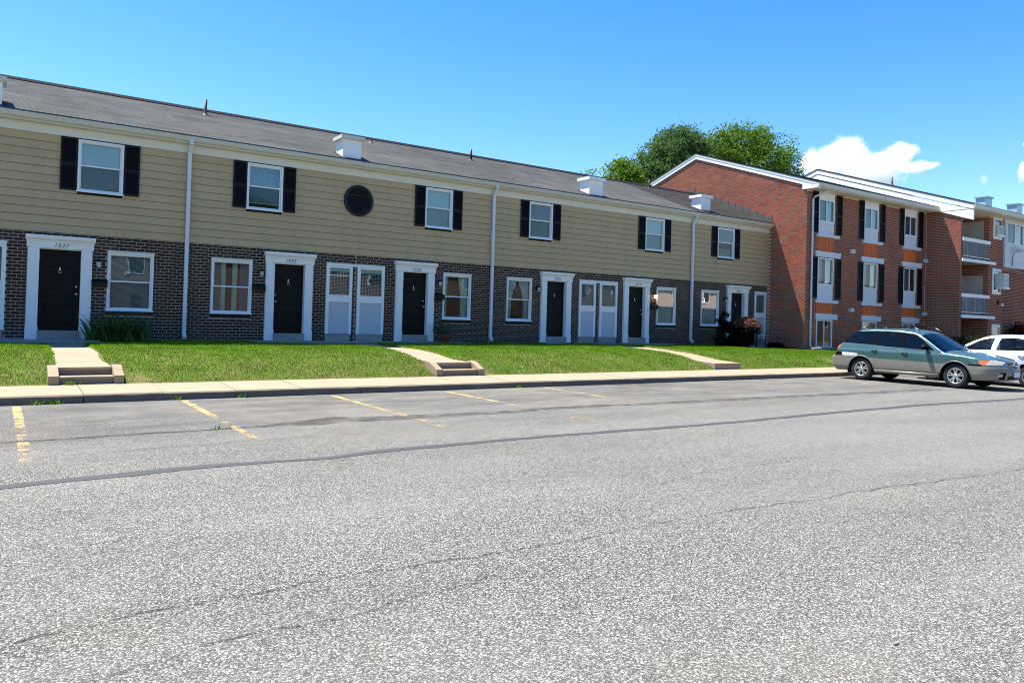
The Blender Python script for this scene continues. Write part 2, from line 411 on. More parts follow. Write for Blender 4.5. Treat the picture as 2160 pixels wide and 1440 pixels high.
CR = [[(-2,4.12,.006),(.06,4.21,.007),(.67,4.34,.007),(1.7,4.32,.006),(3.0,4.22,.007),(4.45,4.26,.006),(6.9,4.1,.008),(9.9,3.83,.010),(16,3.4,.012)],
      [(.2,3.62,.005),(.9,3.78,.005),(1.5,3.74,.005),(2.6,3.86,.004)], [(.4,9.2,.008),(1.6,9.28,.008),(2.6,9.4,.008),(4,9.36,.008)],
      [(-1,10.39,.013),(0,10.4,.013),(.8,10.36,.015),(1.6,10.43,.013),(2.5,10.46,.011),(3.4,10.5,.010)],
      [(5.2,5.2,.005),(6.4,5.5,.005),(7.8,5.45,.006)], [(2.4,5.5,.004),(3.1,5.2,.004),(3.6,5.25,.004)], [(6.2,12.4,.010),(7.1,12.2,.010),(8.4,12.5,.010)]]
for pts in CR: ribbon(pts, .006, .022, .05).build('crack', m_crack, kind='structure')
for x, y0, y1 in ((-2.35,9.0,13.9),(.28,8.9,13.9),(2.70,8.9,13.9),(5.36,9.0,13.9),(7.85,9.0,13.9),(10.5,9.0,13.9),(13.1,9.5,13.9),(15.85,10.5,13.9),(18.0,11,13.9),(20.7,10,13.9),(24.15,9.2,13.9)):
    b = MB(); n = 24
    v = []
    for i in range(n+1):
        y = y0+(y1-y0)*i/n; w = .055*(1+random.uniform(-.12,.12)); v += [(x-w,y,.0045),(x+w,y,.0045)]
    b.add(v, [(2*i,2*i+1,2*i+3,2*i+2) for i in range(n)])
    b.build('parking_line', m_line, kind='structure')

# kerb and sidewalk, slab by slab
YK, YS = 14.12, 15.38
side = MB(); side.box(-20,60,YK+.06,YS-.02,-.02,.10); side = side.build('sidewalk', m_kerb, kind='structure')
slabx = [-20+1.21*i for i in range(68)]
off = 1.2 - min(slabx, key=lambda q: abs(q-1.2)); slabx = [q+off for q in slabx]
for i, (xa, xb) in enumerate(zip(slabx, slabx[1:])):
    b = MB(); t1 = .14+random.uniform(-.004,.004); t2 = t1+.045
    y0 = YK+.012; y1 = YS
    xa2, xb2 = xa+.006, xb-.006
    v = [(xa2,y0+.02,t1),(xb2,y0+.02,t1),(xb2,y1,t2),(xa2,y1,t2),(xa2,y0,t1-.02),(xb2,y0,t1-.02),(xa2,y0,.06),(xb2,y0,.06),(xb2,y1,.0),(xa2,y1,.0)]
    b.add(v, [(0,1,2,3),(4,5,1,0),(6,7,5,4),(3,2,8,9),(0,3,9,6,4),(1,5,7,8,2)])
    b.build('paving_slab', m_conc, side)
    if i % 2 == 0:
        k = MB(); xe = slabx[min(i+2, len(slabx)-1)]; n = 10
        lean = random.uniform(-.012, .012)
        v = []
        for j in range(n+1):
            x = xa+.008+(xe-xa-.016)*j/n; e = random.uniform(-.006,.006)
            v += [(x,YK-.012+lean*.3+e*.5,-.01),(x,YK-.004+e,.112+e),(x,YK+.006,.119),(x,YK+.06,.119)]
        k.add(v, [(4*j+q,4*j+q+1,4*j+q+5,4*j+q+4) for j in range(n) for q in range(3)])
        k.build('kerb_stone', m_kerb, side)

# paths, porch slabs, lawn
PATHS = [(.92,1.78,15.78,20.9,.47,.62), (8.63,9.62,15.78,21.3,.475,.62), (18.2,19.4,15.45,21.4,.375,.62), (-4.3,-3.3,15.78,20.9,.47,.62)]
PORCH = [(-5.2,2.1,20.92,22.16,.73), (6.0,13.1,21.35,22.16,.72), (16.5,22.85,21.45,22.16,.71), (26.1,28.95,21.3,22.16,.66)]
def zwall(x): return lerp_tab([(-10,.70),(20,.71),(24,.69),(28,.60),(30,.54),(33,.52),(60,.5)], x)
def ymax(x): return 22.16 if x < 29.65 else (20.2 if x < 40.12 else 18.49)
def zlawn(x, y):
    t = min(1, max(0, (y-YS)/(21.2-YS))); z1 = zwall(x) - (.02 if x < 29 else 0)
    z = .165 + (z1-.165)*(1-(1-t)**4.2)
    if y > 16: z += .018*math.sin(x*.9+1)*math.sin(y*.8) + .01*math.sin(x*2.3+y*1.7)
    return z
def inpath(x, y, m=.0):
    for (a,b,c,d,e,f) in PATHS:
        if a-m < x < b+m and c-m-.4 < y < d+m: return True
    for (a,b,c,d,e) in PORCH:
        if a-m < x < b+m and c-m < y: return True
    return False
def zpath(p, y):
    a, b, c, d, e, f = p
    t = min(1, max(0, (y-c)/(d-c))); lin = e+(f-e)*t
    return lin+max(0, zlawn((a+b)/2, y)-.035-lin)*min(1, t*5)
def lawn():
    xs = np.arange(-9, 46.01, .15); ys = np.arange(YS, 22.31, .12)
    Z = np.zeros((len(xs), len(ys)))
    for i, x in enumerate(xs):
        for j, y in enumerate(ys):
            z = zlawn(x, y)
            for pp_ in PATHS:
                a, b, c, d, e, f = pp_
                if a-.02 < x < b+.02 and c-.5 < y < d:
                    z = min(z, zpath(pp_, y)-.05) if y > c else min(z, .1)
            for (a,b,c,d,e) in PORCH:
                if a < x < b and y > c: z = min(z, e-.1)
            Z[i,j] = z
    v = [(x, y, Z[i,j]) for i, x in enumerate(xs) for j, y in enumerate(ys)]
    n = len(ys)
    f = [(i*n+j, (i+1)*n+j, (i+1)*n+j+1, i*n+j+1) for i in range(len(xs)-1) for j in range(n-1)]
    b = MB(); b.add(v, f, 0, True); return b.build('lawn', m_thatch, kind='structure')
lawn()
for k, (a_,b_,c_,d_,e_,f_) in enumerate(PATHS):
    p = bpy.data.objects.new('footpath', None); COL.objects.link(p); tag(p, kind='structure'); p.location = ((a_+b_)/2, c_, e_)
    n = max(2, round((d_-c_)/1.0))
    for i in range(n):
        y0 = c_+(d_-c_)*i/n+.006*(i>0); y1 = c_+(d_-c_)*(i+1)/n-.006
        z0 = zpath(PATHS[k], y0); z1 = zpath(PATHS[k], y1)
        q = MB(); q.add([(a_,y0,z0),(b_,y0,z0),(b_,y1,z1),(a_,y1,z1),(a_,y0,z0-.22),(b_,y0,z0-.22),(b_,y1,z1-.22),(a_,y1,z1-.22)],
                        [(0,1,2,3),(0,4,5,1),(1,5,6,2),(2,6,7,3),(3,7,4,0)]); q.build('path_slab', m_conc, p)
for (a_,b_,c_,d_,e_) in PORCH:
    MB().box(a_,b_,c_,d_-.002,e_-.2,e_).build('porch_slab', m_concdark, kind='structure')
# short concrete steps with cheek walls
def steps(xa, xb, label):
    r = empty('concrete_steps', ((xa+xb)/2, 15.4, .18), label, 'steps', 'concrete steps up from the sidewalk')
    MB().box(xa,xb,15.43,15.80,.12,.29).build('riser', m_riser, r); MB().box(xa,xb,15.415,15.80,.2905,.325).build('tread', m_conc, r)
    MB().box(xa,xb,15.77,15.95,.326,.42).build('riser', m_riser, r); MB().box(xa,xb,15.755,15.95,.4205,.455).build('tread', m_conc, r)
    for s, x0, x1 in ((0, xa-.165, xa-.004), (1, xb+.004, xb+.165)):
        b = MB(); b.prism([(15.385,.12),(15.385,.34),(15.43,.355),(15.74,.485),(15.86,.50),(15.96,.50),(15.96,.12)], x1-x0, 'x', x0); b.build('cheek_wall', m_conc, r)
steps(.92, 1.78, 'whole concrete steps with cheek walls at the left, below the strap-leaf plant')
steps(8.63, 9.62, 'concrete steps with cheek walls in mid lawn, below the door with the flower pot')
steps(-4.3, -3.3, 'two concrete steps with cheek walls at the far left lawn edge')

def blades(n, fn, hmin, hmax, wid, lean=.5):
    """n upright triangular blades as one mesh; fn(k) returns base points"""
    P = fn(n); n = len(P)
    h = rng.uniform(hmin, hmax, n); a = rng.uniform(0, 2*math.pi, n); w = rng.uniform(.6, 1.2, n)*wid
    la = rng.uniform(0, 2*math.pi, n); lm = rng.uniform(.05, lean, n)*h
    dx, dy = np.cos(a)*w/2, np.sin(a)*w/2
    V = np.empty((n,3,3)); V[:,0] = P + np.stack([-dx,-dy,np.zeros(n)],1); V[:,1] = P + np.stack([dx,dy,np.zeros(n)],1)
    V[:,2] = P + np.stack([np.cos(la)*lm, np.sin(la)*lm, h],1)
    return V
def tri_mesh(name, V, mat):
    n = len(V)*3; me = bpy.data.meshes.new(name); me.vertices.add(n); me.vertices.foreach_set('co', V.reshape(-1))
    me.loops.add(n); me.loops.foreach_set('vertex_index', np.arange(n)); me.polygons.add(len(V))
    me.polygons.foreach_set('loop_start', np.arange(0, n, 3)); me.polygons.foreach_set('loop_total', np.full(len(V), 3))
    me.materials.append(mat); me.update(calc_edges=True); return me
def quad_mesh(name, V, mat):
    n = len(V)*4; me = bpy.data.meshes.new(name); me.vertices.add(n); me.vertices.foreach_set('co', V.reshape(-1))
    me.loops.add(n); me.loops.foreach_set('vertex_index', np.arange(n)); me.polygons.add(len(V))
    me.polygons.foreach_set('loop_start', np.arange(0, n, 4)); me.polygons.foreach_set('loop_total', np.full(len(V), 4))
    me.materials.append(mat); me.update(calc_edges=True); return me
def lawn_pts(n):
    x = rng.uniform(-6, 40, n); y = YS + 6.8*rng.uniform(0, 1, n)**1.1; out = []
    for q, w in zip(x, y):
        if w > ymax(q)-.03 or inpath(q, w, -.02): continue
        if any(math.hypot(q-e, (w-f)) < r*random.uniform(.1,1) for e, f, r in ((1.05,15.6,.35),(2.25,15.6,.38),(9.95,15.55,.4),(25.3,16,.9),(9.9,20.2,.35),(17.5,15.5,.3))): continue
        if w < YS+.10 and random.random() < .55+.4*math.sin(q*2.1+math.sin(q*5)): continue
        if 28.9 < q < 40 and w > 19.75 + .35*math.sin(q*1.3): continue
        out.append((q, w, zlawn(q, w)-.008))
    return np.array(out)
gv = blades(400000, lawn_pts, .022, .058, .022)
obj('grass', tri_mesh('grass', gv, m_grass), kind='stuff')
# mulch bed against the red gable wall
bd = MB(); pts = [(27.6+i*.4, 21.2-.5*i*.4*.45+.1*math.sin(i)) for i in range(9)]
v = []
for i in range(27):
    x = 29.0+i*.42; v += [(x, 19.72+.33*math.sin(x*1.3), zlawn(x,19.7)+.012), (x, (22.1 if x < 29.6 else 20.18), zlawn(x,20.2)+.05)]
bd.add(v, [(2*i,2*i+2,2*i+3,2*i+1) for i in range(26)]); bd.build('mulch_bed', m_mulch, kind='structure')

# ------------------------------------------------------------------ brickwork
BC, BL, JT = .083, .203, .0135
def lay(a0, a1, z0, z1, holes, ph=0.0, top=None):
    """brick rectangles (a0,a1,z0,z1) in running bond, cut around holes; top(a) limits height"""
    out = []; n = int((z1-z0)/BC + 1e-6)
    for r in range(n):
        lo, hi = z0+r*BC, z0+(r+1)*BC
        segs = [(a0, a1)]
        for (h0,h1,k0,k1) in holes:
            if min(hi,k1)-max(lo,k0) > .4*BC:
                ns = []
                for (s0,s1) in segs:
                    if h1 <= s0 or h0 >= s1: ns.append((s0,s1)); continue
                    if h0 > s0: ns.append((s0,h0))
                    if h1 < s1: ns.append((h1,s1))
                segs = ns
        st = ph + (BL/2 if r % 2 else 0)
        for (s0,s1) in segs:
            k = math.floor((s0-st)/BL); x = st+k*BL
            while x < s1-1e-6:
                b0, b1 = max(x, s0), min(x+BL, s1); x += BL
                if b1-b0 < .035: continue
                if top and (top(b0) < hi or top(b1) < hi): continue
                out.append((b0, b1-JT, lo, hi-JT))
    return out
def holed_panel(b, a0, a1, z0, z1, holes, place):
    xs = sorted({a0,a1,*[min(max(h[0],a0),a1) for h in holes],*[min(max(h[1],a0),a1) for h in holes]})
    zs = sorted({z0,z1,*[min(max(h[2],z0),z1) for h in holes],*[min(max(h[3],z0),z1) for h in holes]})
    for p, q in zip(xs, xs[1:]):
        for r, s in zip(zs, zs[1:]):
            cx, cz = (p+q)/2, (r+s)/2
            if q-p < 1e-5 or s-r < 1e-5 or any(h[0] < cx < h[1] and h[2] < cz < h[3] for h in holes): continue
            b.quad(place(p,r), place(q,r), place(q,s), place(p,s))
def face_place(axis, d):   # axis 'y': facade facing -Y at y=d ; 'x': facing -X at x=d
    return (lambda a, z, o=0: (a, d-o, z)) if axis == 'y' else (lambda a, z, o=0: (d-o, a, z))
_bm_cache = {}
def brick_objs(rects, axis, d, parent, single_mat, mass_mat, keep=300, proud=.009, ref=(0,0,EYE), mass_name='brickwork'):
    def dist(r):
        a, z = (r[0]+r[1])/2, (r[2]+r[3])/2
        q = (a, d, z) if axis == 'y' else (d, a, z)
        return (q[0]-ref[0])**2+(q[1]-ref[1])**2+(q[2]-ref[2])**2
    order = sorted(rects, key=dist); near, far = order[:keep], order[keep:]
    for (a0,a1,z0,z1) in near:
        w = round((a1-a0)/.004)*.004; h = round((z1-z0)/.004)*.004; key = (axis, w, h, single_mat.name)
        if key not in _bm_cache:
            b = MB(); e = .004
            if axis == 'y':
                b.add([(-w/2,-.0,-h/2),(w/2,0,-h/2),(w/2,0,h/2),(-w/2,0,h/2),(-w/2+e,-1e-3-proud,-h/2+e),(w/2-e,-1e-3-proud,-h/2+e),(w/2-e,-1e-3-proud,h/2-e),(-w/2+e,-1e-3-proud,h/2-e)],
                      [(4,5,6,7),(0,1,5,4),(1,2,6,5),(2,3,7,6),(3,0,4,7),(3,2,1,0)])
            else:
                b.add([(0,-w/2,-h/2),(0,w/2,-h/2),(0,w/2,h/2),(0,-w/2,h/2),(-1e-3-proud,-w/2+e,-h/2+e),(-1e-3-proud,w/2-e,-h/2+e),(-1e-3-proud,w/2-e,h/2-e),(-1e-3-proud,-w/2+e,h/2-e)],
                      [(4,5,6,7),(0,1,5,4),(1,2,6,5),(2,3,7,6),(3,0,4,7),(3,2,1,0)])
            _bm_cache[key] = b.mesh('brick', single_mat)
        o = bpy.data.objects.new('brick', _bm_cache[key]); COL.objects.link(o)
        a, z = (a0+a1)/2, (z0+z1)/2; j = random.uniform(-.002,.003)
        o.location = (a, d-j, z) if axis == 'y' else (d-j, a, z)
        o.rotation_euler = (0, random.uniform(-.006,.006), 0) if axis == 'y' else (random.uniform(-.006,.006), 0, 0)
        adopt(o, parent)
    if far:
        b = MB(); brick_mass(b, far, axis, d, proud); b.build(mass_name, mass_mat, parent, kind='stuff')
def brick_mass(b, rects, axis, d, proud=.009):
    P = face_place(axis, d); e = .004
    for (a0,a1,z0,z1) in rects:
        p = proud+random.uniform(-.002,.003)
        b.add([P(a0,z0),P(a1,z0),P(a1,z1),P(a0,z1),P(a0+e,z0+e,p),P(a1-e,z0+e,p),P(a1-e,z1-e,p),P(a0+e,z1-e,p)],
              [(4,5,6,7),(0,1,5,4),(1,2,6,5),(2,3,7,6),(3,0,4,7)])

# ------------------------------------------------------------------ townhouses
YF = 22.16; ZB = .70; ZBR = 3.41; ZFR0 = 5.88; ZFR1 = 6.11
RS = .394
def zroof(y): return 6.335 + RS*(y-21.86)
YR = 26.75

def sash_window(parent, x0, x1, z0, z1, treat, yw=YF, sill=True, label=None, top_trim=None):
    """double hung window; its frame is the window mesh, sashes, panes and blind are sub-parts"""
    fw = .045; yo = yw-.045; f = MB()
    f.box(x0,x0+fw,yo,yw+.07,z0,z1).box(x1-fw,x1,yo,yw+.07,z0,z1).box(x0+fw,x1-fw,yo,yw+.07,z1-fw,z1).box(x0+fw,x1-fw,yo,yw+.07,z0,z0+fw)
    if sill: f.box(x0-.02,x1+.02,yo-.025,yo-.001,z0-.012,z0+.03)
    w = f.build('window', m_white, parent, label)
    if top_trim: MB().box(x0-.015,x1+.015,yo-.012,yw+.02,z1+.001,z1+.045).build('head_trim', top_trim, w)
    zm = (z0+z1)/2+.01; xi0, xi1 = x0+fw, x1-fw; sw = .038
    for k, (s0, s1, ys) in enumerate(((zm-.02, z1-fw, yw-.005), (z0+fw, zm+.022, yw+.028))):
        b = MB(); b.box(xi0,xi0+sw,ys,ys+.03,s0,s1).box(xi1-sw,xi1,ys,ys+.03,s0,s1).box(xi0+sw,xi1-sw,ys,ys+.03,s1-sw,s1).box(xi0+sw,xi1-sw,ys,ys+.03,s0,s0+sw)
        b.build('sash', m_white, w)
        g = MB(); yy = ys+.016; g.quad((xi0+sw,yy,s0+sw),(xi1-sw,yy,s0+sw),(xi1-sw,yy,s1-sw),(xi0+sw,yy,s1-sw)); g.build('pane', m_glassdull if k and treat.get('screen', True) else m_glass, w)
    room(w, x0+.01, x1-.01, z0+.01, z1-.01, yw+.075)
    dress(w, xi0+.01, xi1-.01, z0+fw, z1-fw, yw+.10, treat)
    return w
def room(w, x0, x1, z0, z1, y, depth=1.6):
    b = MB(); y1 = y+depth
    b.quad((x0,y1,z0),(x1,y1,z0),(x1,y1,z1),(x0,y1,z1)).quad((x0,y,z0),(x0,y1,z0),(x0,y1,z1),(x0,y,z1)).quad((x1,y,z0),(x1,y1,z0),(x1,y1,z1),(x1,y,z1))
    b.quad((x0,y,z0),(x1,y,z0),(x1,y1,z0),(x0,y1,z0)).quad((x0,y,z1),(x1,y,z1),(x1,y1,z1),(x0,y1,z1)); b.build('reveal', m_dark, w)
def dress(w, x0, x1, z0, z1, y, t):
    k = t.get('kind')
    if k == 'blind':
        b = MB(); lo = z0+(z1-z0)*t.get('gap', 0); z = z1-.03; b.box(x0,x1,y-.012,y+.012,z1-.035,z1)
        while z > lo+.03:
            z -= .024; b.add([(x0,y-.010,z-.007),(x1,y-.010,z-.007),(x1,y+.010,z+.008),(x0,y+.010,z+.008)], [(0,1,2,3)])
        b.box(x0,x1,y-.012,y+.012,lo,lo+.02); b.build('blind', t.get('mat', m_blind), w)
    elif k == 'shade':
        lo = z0+(z1-z0)*t.get('gap', 0); b = MB(); b.box(x0,x1,y,y+.004,lo,z1).box(x0,x1,y-.008,y+.008,lo-.012,lo+.012); b.build('shade', t.get('mat', m_shade), w)
        if t.get('low'): MB().box(x0,x1,y-.03,y-.026,z0,(z0+z1)/2).build('shade', m_shadewarm, w)
    elif k == 'curtain':
        top = z0+(z1-z0)*t.get('top', 1)
        for (f0, f1, tie) in t.get('panels', ((0,.42,0),(.58,1,0))):
            b = MB(); n = 26; rows = 8; v = []
            for j in range(rows+1):
                q = j/rows; pinch = 1-tie*math.sin(min(1, q*1.6)*math.pi/2)
                for i in range(n+1):
                    u = i/n; c0, c1 = (f0, f1)
                    if tie: c1 = f0+(f1-f0)*pinch if f0 < .4 else f1; c0 = f1-(f1-f0)*pinch if f0 >= .4 else f0
                    v.append((x0+(x1-x0)*(c0+(c1-c0)*u), y+.018*math.sin(u*26+q*1.2)+.008*math.sin(u*61), top-(top-z0)*q))
            b.add(v, [(j*(n+1)+i,j*(n+1)+i+1,(j+1)*(n+1)+i+1,(j+1)*(n+1)+i) for j in range(rows) for i in range(n)], 0, True); b.build('curtain', t.get('mat', m_curtain), w)
        for e_ in t.get('extra', ()): dress(w, x0, x1, z0, z1, y-.03, e_)
        if t.get('blind'): dress(w, x0, x1, z0+(z1-z0)*t['blind'], z1, y-.04, {'kind': 'blind'})

def shutter(parent, x0, x1, z0, z1, yw=YF-.035, mid=True):
    b = MB(); s = .045; y0, y1 = yw-.03, yw
    b.box(x0,x0+s,y0,y1,z0,z1).box(x1-s,x1,y0,y1,z0,z1); zm = z0+(z1-z0)*.47
    for a, c in ((z0,z0+.06),(zm,zm+.06),(z1-.05,z1)): b.box(x0+s,x1-s,y0,y1,a,c)
    z = z0+.07
    while z < z1-.07:
        if not (zm-.02 < z < zm+.06): b.add([(x0+s,y0+.004,z),(x1-s,y0+.004,z),(x1-s,y1-.004,z+.028),(x0+s,y1-.004,z+.028)], [(0,1,2,3)])
        z += .034
    b.quad((x0+s,y1-.003,z0),(x1-s,y1-.003,z0),(x1-s,y1-.003,z1),(x0+s,y1-.003,z1))
    return b.build('shutter', m_shutter, parent)

def number_mesh(txt, size):
    c = bpy.data.curves.new('house_number', 'FONT'); c.body = txt; c.size = size; c.shear = .32; c.extrude = .004; c.align_x = 'CENTER'; c.space_character = 1.25
    o = bpy.data.objects.new('tmp', c); COL.objects.link(o); dg = bpy.context.evaluated_depsgraph_get()
    me = bpy.data.meshes.new_from_object(o.evaluated_get(dg)); bpy.data.objects.remove(o); bpy.data.curves.remove(c)
    return me
def front_door(parent, xc, num, knob_side, zb=.95, open_jamb=False):
    w = .455; zt = 2.99; x0, x1 = xc-w, xc+w
    # the slab is set back between the pilasters
    d = MB(); y = YF+.085; d.box(x0,x1,y,y+.045,zb,zt); dr = d.build('door', m_door, parent)
    for (pz0,pz1) in ((zt-.46,zt-.10),(zt-1.20,zt-.56),(zb+.14,zb+.66)):
        for s in (-1,1):
            a0, a1 = (xc-.36, xc-.06) if s < 0 else (xc+.06, xc+.36)
            p = MB(); e = .028
            p.add([(a0,y-.004,pz0),(a1,y-.004,pz0),(a1,y-.004,pz1),(a0,y-.004,pz1),(a0+e,y+.006,pz0+e),(a1-e,y+.006,pz0+e),(a1-e,y+.006,pz1-e),(a0+e,y+.006,pz1-e),
                   (a0+2*e,y-.010,pz0+2*e),(a1-2*e,y-.010,pz0+2*e),(a1-2*e,y-.010,pz1-2*e),(a0+2*e,y-.010,pz1-2*e)],
                  [(0,1,5,4),(1,2,6,5),(2,3,7,6),(3,0,4,7),(4,5,9,8),(5,6,10,9),(6,7,11,10),(7,4,8,11),(8,9,10,11)])
            p.build('door_panel', m_door, dr)
    kx = xc+knob_side*.375
    MB().lathe([(.0,-.075),(.028,-.07),(.036,-.05),(.028,-.03),(.014,-.02),(.014,0),(.034,0)], (kx,y,zb+.93), 'y', 14).build('door_knob', m_metal, dr)
    MB().lathe([(.0,-.03),(.024,-.028),(.03,0)], (kx,y,zb+1.12), 'y', 14).build('deadbolt', m_metal, dr)
    k = MB(); k.lathe([(.0,-.03),(.022,-.026),(.028,-.01),(.022,0)], (xc,y,zb+1.53), 'y', 12).tube([(xc-.03,y-.02,zb+1.51),(xc-.025,y-.03,zb+1.46),(xc,y-.035,zb+1.43),(xc+.025,y-.03,zb+1.46),(xc+.03,y-.02,zb+1.51)], .008, 6).box(xc-.012,xc+.012,y-.02,y,zb+1.55,zb+1.60)
    k.build('door_knocker', m_brass, dr)
    # surround
    f = MB()
    for s in (-1,1):
        a0, a1 = (x0-.245, x0) if s < 0 else (x1, x1+.245)
        f.box(a0,a1,YF-.085,YF+.13,ZB+.03,3.01).box(a0-.012,a1+.012,YF-.098,YF-.0855,ZB+.03,1.04).box(a0-.010,a1+.010,YF-.095,YF-.0855,2.76,2.78)
        f.box(a0+.05,a1-.05,YF-.093,YF-.0855,1.16,2.68)
    f.box(x0,x1,YF-.02,YF+.13,zt,3.01)
    f.build('door_surround', m_white, parent)
    e = MB(); e.box(x0-.275,x1+.275,YF-.105,YF+.05,3.0115,3.165).box(x0-.285,x1+.285,YF-.13,YF+.05,3.166,3.205)
    e.prism([(YF-.15,3.206),(YF-.185,3.24),(YF-.20,3.29),(YF-.20,3.325),(YF+.02,3.345),(YF+.02,3.206)], (x1-x0)+.61, 'x', x0-.305)
    en = e.build('entablature', m_white, parent)
    me = number_mesh(num, .135); me.materials.clear(); me.materials.append(m_ink)
    o = obj('house_number', me, en); o.matrix_world = Matrix.Translation((xc,YF-.108,3.045)) @ Matrix.Rotation(R(90),4,'X')
    MB().box(x0+.002,x1-.002,YF-.16,YF+.13,ZB,zb-.004).build('threshold', m_concdark, parent)
def hall_panel(parent, x0, x1, kind, zt=3.12, hx0=None, hx1=None):
    """tall white-framed unit with a window over a plain panel"""
    zb = .95; y0 = YF-.04; f = MB(); s0, s1 = .10, .09
    f.box(x0,x0+s0,y0,YF+.06,zb,zt-.075).box(x1-s1,x1,y0,YF+.06,zb,zt-.075).box(x0+s0,x1-s1,y0,YF+.06,1.93,2.14)
    f.box(x0+s0,x1-s1,y0+.012,YF+.06,2.98,zt-.075).box(hx0 if hx0 is not None else x0,hx1 if hx1 is not None else x1,y0-.015,YF+.06,zt-.0745,zt)
    f.box(x0+s0,x1-s1,y0-.014,y0-.0005,2.12,2.155)
    w = f.build('hall_window', m_white, parent)
    MB().box(x0+s0,x1-s1,YF+.0,YF+.04,zb+.002,1.93).build('panel', m_panelblue, w)
    a0, a1, z0, z1 = x0+s0, x1-s1, 2.14, 2.98
    g = MB(); g.quad((a0,YF+.02,z0),(a1,YF+.02,z0),(a1,YF+.02,z1),(a0,YF+.02,z1)); g.build('pane', m_glass, w)
    room(w, a0, a1, z0, z1, YF+.06, 1.0)
    if kind in ('grid', 'grid2'):
        b = MB(); n = 7; t = .012
        for i in range(1, n): x = a0+(a1-a0)*i/n; b.box(x-t/2,x+t/2,YF+.03,YF+.036,z0,z1-.05)
        for i in range(1, 18): z = z0+(z1-z0-.05)*i/18; b.box(a0,a1,YF+.040,YF+.046,z-.004,z+.004)
        b.box(a0,a1,YF+.026,YF+.05,z1-.11,z1); b.build('lattice_blind', m_white, w)
        if kind == 'grid': MB().box(a0+.02,a1-.02,YF+.004,YF+.016,z1-.24,z1-.21).build('sash_rail', m_white, w)
    elif kind == 'blind': dress(w, a0, a1, z0, z1, YF+.045, {'kind': 'blind'})
    elif kind == 'shade': dress(w, a0, a1, z0, z1, YF+.045, {'kind': 'shade', 'mat': m_shadewarm})
    MB().box(x0+.01,x1-.03,YF-.03,YF+.02,ZB+.02,zb-.006).build('sill_block', m_concdark, w)
    return w
def lantern(x, z, label, lit=False):
    r = empty('wall_lantern', (x, YF, z), label, 'wall lamp', 'lanterns beside the townhouse doors')
    MB().box(x-.045,x+.045,YF-.035,YF-.012,z-.02,z+.12).build('back_plate', m_black, r)
    MB().tube([(x,YF-.03,z+.06),(x,YF-.08,z+.13),(x,YF-.13,z+.12)], .010, 6).build('arm', m_black, r)
    MB().lathe([(.0,.15),(.02,.145),(.075,.09),(.08,.075),(.0,.075)], (x,YF-.13,z), 'z', 10, 0, False).build('cap', m_black, r)
    t = m_bulb if lit else m_lampglass
    MB().lathe([(.06,.074),(.062,.03),(.042,-.06),(.0,-.065)], (x,YF-.13,z), 'z', 10, 0, False).build('glass_shade', t, r)
m_lampglass = plain('frosted_lamp_glass', (.40,.42,.42), .3, .05)
_b = NT('lit_bulb_glass'); _b.set((.9,.85,.7), .3); _b.bsdf.inputs['Emission Color'].default_value = (1,.72,.38,1); _b.bsdf.inputs['Emission Strength'].default_value = 6; m_bulb = _b.mat
def mailbox(x, z, label):
    r = empty('mailbox', (x, YF, z), label, 'mailbox', 'black mailboxes beside the doors')
    b = MB(); b.prism([(YF-.012,z-.09),(YF-.13,z-.09),(YF-.14,z+.03),(YF-.012,z+.09)], .36, 'x', x-.18); b.build('box', m_black, r)
    l = MB(); l.add([(x-.19,YF-.150,z+.022),(x+.19,YF-.150,z+.022),(x+.19,YF-.012,z+.098),(x-.19,YF-.012,z+.098),(x-.19,YF-.150,z+.036),(x+.19,YF-.150,z+.036),(x+.19,YF-.012,z+.112),(x-.19,YF-.012,z+.112)],
                   [(0,1,2,3),(4,5,6,7),(0,1,5,4),(1,2,6,5),(2,3,7,6),(3,0,4,7)]); l.build('lid', m_black, r)
    h = MB()
    for s in (-.1,.1): h.tube([(x+s,YF-.1,z-.09),(x+s,YF-.13,z-.13),(x+s,YF-.09,z-.155)], .007, 6)
    h.build('paper_hook', m_black, r)
def downspout(parent, x, zb):
    b = MB(); h = .042
    def seg(p, q, last=False):
        (y0,z0),(y1,z1) = p, q; d = Vector((0,y1-y0,z1-z0)).normalized(); n = Vector((0,-d.z,d.y))*h
        v = []
        for (yy,zz) in (p,q):
            for sx, sn in ((-h-.005,1),(h+.005,1),(h+.005,-1),(-h-.005,-1)): v.append((x+sx, yy+n.y*sn, zz+n.z*sn))
        b.add(v, [(0,1,5,4),(1,2,6,5),(2,3,7,6),(3,0,4,7),(0,3,2,1),(4,5,6,7)])
    seg((21.89,6.22),(21.90,6.08)); seg((21.90,6.09),(22.07,5.90)); seg((22.07,5.92),(22.07,zb+.12)); seg((22.07,zb+.13),(21.93,zb+.03))
    for z in (1.7,3.4,5.2): b.box(x-.055,x+.055,22.015,22.14,z,z+.03)
    return b.build('downspout', m_alu, parent)

